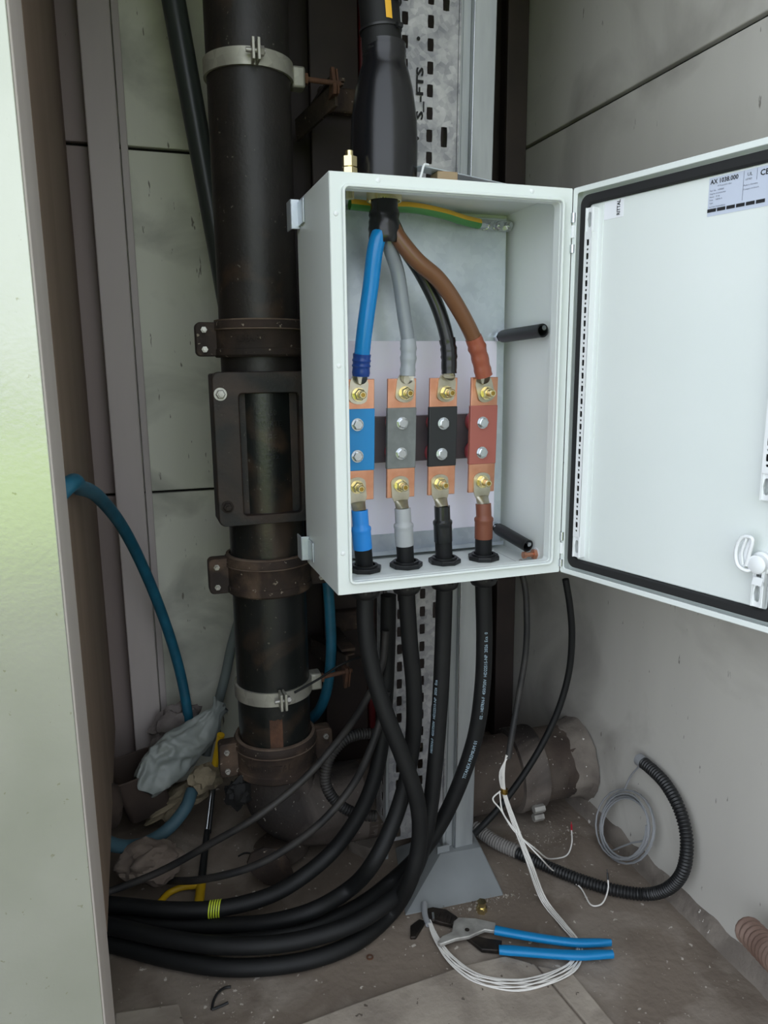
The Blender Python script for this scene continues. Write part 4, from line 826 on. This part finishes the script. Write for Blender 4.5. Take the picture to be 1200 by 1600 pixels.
# long-handled tool
tl = thing('long_handled_tool', (-0.21, 0.332, 0.0), 'yellow and black long-handled tool with bright steel rod', 'tool')
b = nb(); cyl(b, (-0.141, 0.5, 0.242), (-0.162, 0.53, 0.127), .0085, .0075, seg=14); obj('yellow_grip', b, yellow, tl)
b = nb(); cyl(b, (-0.158, 0.53, 0.142), (-0.188, 0.44, 0.052), .0038, seg=12); obj('steel_rod', b, chrome, tl)
b = nb(); cyl(b, (-0.154, 0.535, 0.138), (-0.182, 0.445, 0.047), .0045, seg=12); obj('black_rod', b, plastic, tl)
b = nb(); cyl(b, (-0.186, 0.44, 0.057), (-0.211, 0.328, 0.012), .0065, .0085, seg=14); obj('black_grip', b, plastic, tl)
b = nb(); tube(b, smooth([(-0.209, 0.339, 0.012), (-0.217, 0.292, 0.01), (-0.225, 0.234, 0.008)], 6), .0095, 12); tube(b, smooth([(-0.214, 0.329, 0.012), (-0.245, 0.338, 0.01), (-0.272, 0.333, 0.008), (-0.293, 0.308, 0.008)], 8), .0065, 10); obj('yellow_bow', b, yellow, tl)
b = nb(); tube(b, smooth([(-0.226, 0.235, 0.007), (-0.247, 0.241, 0.007), (-0.264, 0.248, 0.007), (-0.279, 0.257, 0.007)], 6), .0055, 10); obj('yellow_bow', b, yellow, tl)
# rubbish in the left corner
def blob(name, c, s, mat, label, cat, seed, amp=.35, rot=0, sub=4, fr=2.2):
    b = nb(); bmesh.ops.create_icosphere(b, subdivisions=sub, radius=1)
    R_ = rot if isinstance(rot, Matrix) else Matrix.Rotation(rot, 3, 'Y')
    for v in b.verts:
        n = v.co.normalized(); k = 1+amp*.8*noise.noise(n*fr*.6+V((seed, 0, 0)))+amp*.35*noise.noise(n*fr*1.5+V((0, seed, 3)))+amp*.10*noise.noise(n*9+V((seed, 2, 0)))
        p = R_ @ V((n.x*s[0]*k, n.y*s[1]*k, n.z*s[2]*k)); v.co = V(c)+p
    zmin = min(v.co.z for v in b.verts)
    for v in b.verts:
        if v.co.z < .0: v.co.z = .0+.0005*noise.noise(v.co*80)
    return obj(name, b, mat, label=label, cat=cat)
bc = V((-0.217, 0.56, 0.199)); ax1 = (V((-0.11, 0.6, 0.264))-V((-0.281, 0.52, 0.14))); L1 = ax1.length; ax1.normalize()
ax2 = V((0, 1, 0)); ax3 = ax1.cross(ax2).normalized(); ax2 = ax3.cross(ax1)
RB = Matrix((ax3, ax2, ax1)).transposed()
def bag():
    b = nb(); n, m = 90, 72; rows = []
    def ridge(p): return 1-2*abs(noise.noise(p))
    for i in range(n+1):
        f = i/n; g = min(1, f*.9+.1)
        wd_ = .050*(math.sin(PI*g)**.45)*(1.1-.42*f) if f < .86 else .050*(math.sin(PI*(.9*.86+.1))**.45)*(1.1-.42*.86)*(1-.35*math.sin((f-.86)/.14*PI))
        row = []
        for j in range(m):
            a = 2*PI*j/m; q = V((math.cos(a), math.sin(a), f*2.6))
            fold = .34*noise.noise(q*1.1)+.15*noise.noise(q*V((1, 1, 1.6))*2.2+V((0, 0, 4)))+.09*ridge(q*V((1, 1, 2.2))*1.7+V((5, 0, 0)))+.03*noise.noise(q*V((1, 1, 2))*7)
            r1, r2 = wd_*(1+fold*.8), wd_*.5*(1+fold*1.5)
            row.append(b.verts.new(bc+RB @ V((r1*math.cos(a)+.012*math.sin(f*6+.5), r2*math.sin(a), (f-.5)*L1*1.04+.012*noise.noise(V((math.cos(a)*1.5, math.sin(a)*1.5, f*3+9)))))))
        rows.append(row)
    for i in range(n): join(b, rows[i], rows[i+1])
    b.faces.new(rows[0][::-1]); b.faces.new(rows[-1]); return b
obj('plastic_bag', bag(), bagm, label='crumpled grey plastic bag leaning against the soil pipe', cat='bag')
blob('rag', (-0.234, 0.66, 0.201), (.062, .03, .042), cloth, 'grimy bundled rag behind the grey plastic bag', 'rag', 3, .5, -.5, 4, 3.5)
b = nb(); xb = axes((-0.305, 0.57, 0.065), (.96, .2, .1), (-.2, .95, .1), (-.22, -.1, 1)); 
for (h0, s0), (h1, s1) in (((0, .046), (.110, .052)),):
    lo = [b.verts.new(xb @ V((x*s0, y*s0, h0))) for x, y in rrect(-1, 1, -1, 1, .3, 4)]; hi = [b.verts.new(xb @ V((x*s1, y*s1, h1))) for x, y in rrect(-1, 1, -1, 1, .3, 4)]
    hi2 = [b.verts.new(xb @ V((x*s1*.92, y*s1*.92, h1))) for x, y in rrect(-1, 1, -1, 1, .3, 4)]; li = [b.verts.new(xb @ V((x*s0*.9, y*s0*.9, .012))) for x, y in rrect(-1, 1, -1, 1, .3, 4)]
    b.faces.new(lo[::-1]); join(b, lo, hi); join(b, hi, hi2); join(b, hi2, li); b.faces.new(li)
obj('brown_bucket', b, card, label='dark brown tub tilted in the left corner', cat='tub', bev=.002)
blob('rubble', (-0.236, 0.55, 0.075), (.075, .04, .022), debrism, 'yellowish rubble heap under the grey plastic bag', 'rubble', 8, .55, -.35, 4, 4)
blob('rubble', (-0.18, 0.5, 0.147), (.035, .03, .026), debrism, 'small yellowish rubble lump beside the lowest pipe coupling', 'rubble', 12, .6, .2, 3, 4)
blob('sack', (-0.303, 0.36, 0.068), (.058, .05, .036), stone, 'dusty brown crumpled sack in front of the dull blue hose', 'sack', 5, .45, .1, 4, 3)
blob('clod', (-0.379, 0.45, 0.157), (.03, .04, .05), card, 'dark brown clod beside the front panel edge', 'clod', 21, .3, 0, 3, 2)
blob('black_scrap', (-0.125, 0.36, 0.179), (.026, .016, .028), black, 'black crumpled scrap under the lowest pipe coupling', 'scrap', 2, .7, .3, 3, 4)
# broken rusty sheet lying against the elbow
outl = [(-0.123, 0.285, 0.069), (-0.115, 0.285, 0.088), (-0.089, 0.285, 0.096), (-0.054, 0.285, 0.084), (-0.039, 0.285, 0.056), (-0.028, 0.285, 0.014), (-0.037, 0.285, 0.005), (-0.067, 0.285, 0.004), (-0.092, 0.285, 0.017), (-0.112, 0.285, 0.041)]
b = nb(); c = [b.verts.new(V(p)) for p in outl]; b.faces.new(c); r_2 = bmesh.ops.extrude_face_region(b, geom=b.faces[:]); bmesh.ops.translate(b, verts=[v for v in r_2['geom'] if isinstance(v, bmesh.types.BMVert)], vec=(0, .007, 0))
for v in b.verts: v.co.z = max(v.co.z, .001)
obj('rusty_sheet', b, rustiron, label='broken rusty brown sheet standing in front of the elbow', cat='metal sheet', sm=False, bev=.001)
b = nb(); box(b, -.035, .035, -.03, .03, 0, .028, Matrix.Translation(V((0.149, 0.347, 0.0))) @ Matrix.Rotation(.5, 4, 'Z')); bmesh.ops.subdivide_edges(b, edges=b.edges[:], cuts=4, use_grid_fill=True); jitter(b, .006, 40)
for v in b.verts: v.co.z = max(v.co.z, 0)
obj('concrete_lump', b, mortar, label='broken concrete lump beside the tray foot', cat='lump')
# crumbs scattered on the floor
rng = random.Random(2); b = nb()
def crumb(x, y, s):
    vv = [b.verts.new((x+rng.uniform(-s, s), y+rng.uniform(-s, s), z)) for z in (0, 0, 0, s*rng.uniform(.4, 1.1))]
    for f in ((0, 1, 2), (0, 1, 3), (1, 2, 3), (0, 2, 3)): b.faces.new([vv[i] for i in f])
for k in range(420):
    x, y = rng.uniform(.1, .64), rng.uniform(-.32, .26); crumb(x, y, rng.choice((.0008, .001, .0014, .002)))
for k in range(160): crumb(rng.gauss(-.2, .05), rng.gauss(.02, .05), rng.choice((.001, .0015, .003)))
for k in range(160): crumb(rng.gauss(.30, .05), rng.gauss(.11, .012), rng.choice((.0015, .0025, .004)))
for k in range(320): crumb(rng.gauss(.52, .08), rng.gauss(.25, .03), rng.choice((.001, .0015, .003)))
obj('crumbs', b, M('pale_crumbs', 'a8a094', '7d7469', 200, rough=.9), label='pale mortar crumbs scattered over the dusty concrete floor', cat='debris', kind='stuff', sm=False)
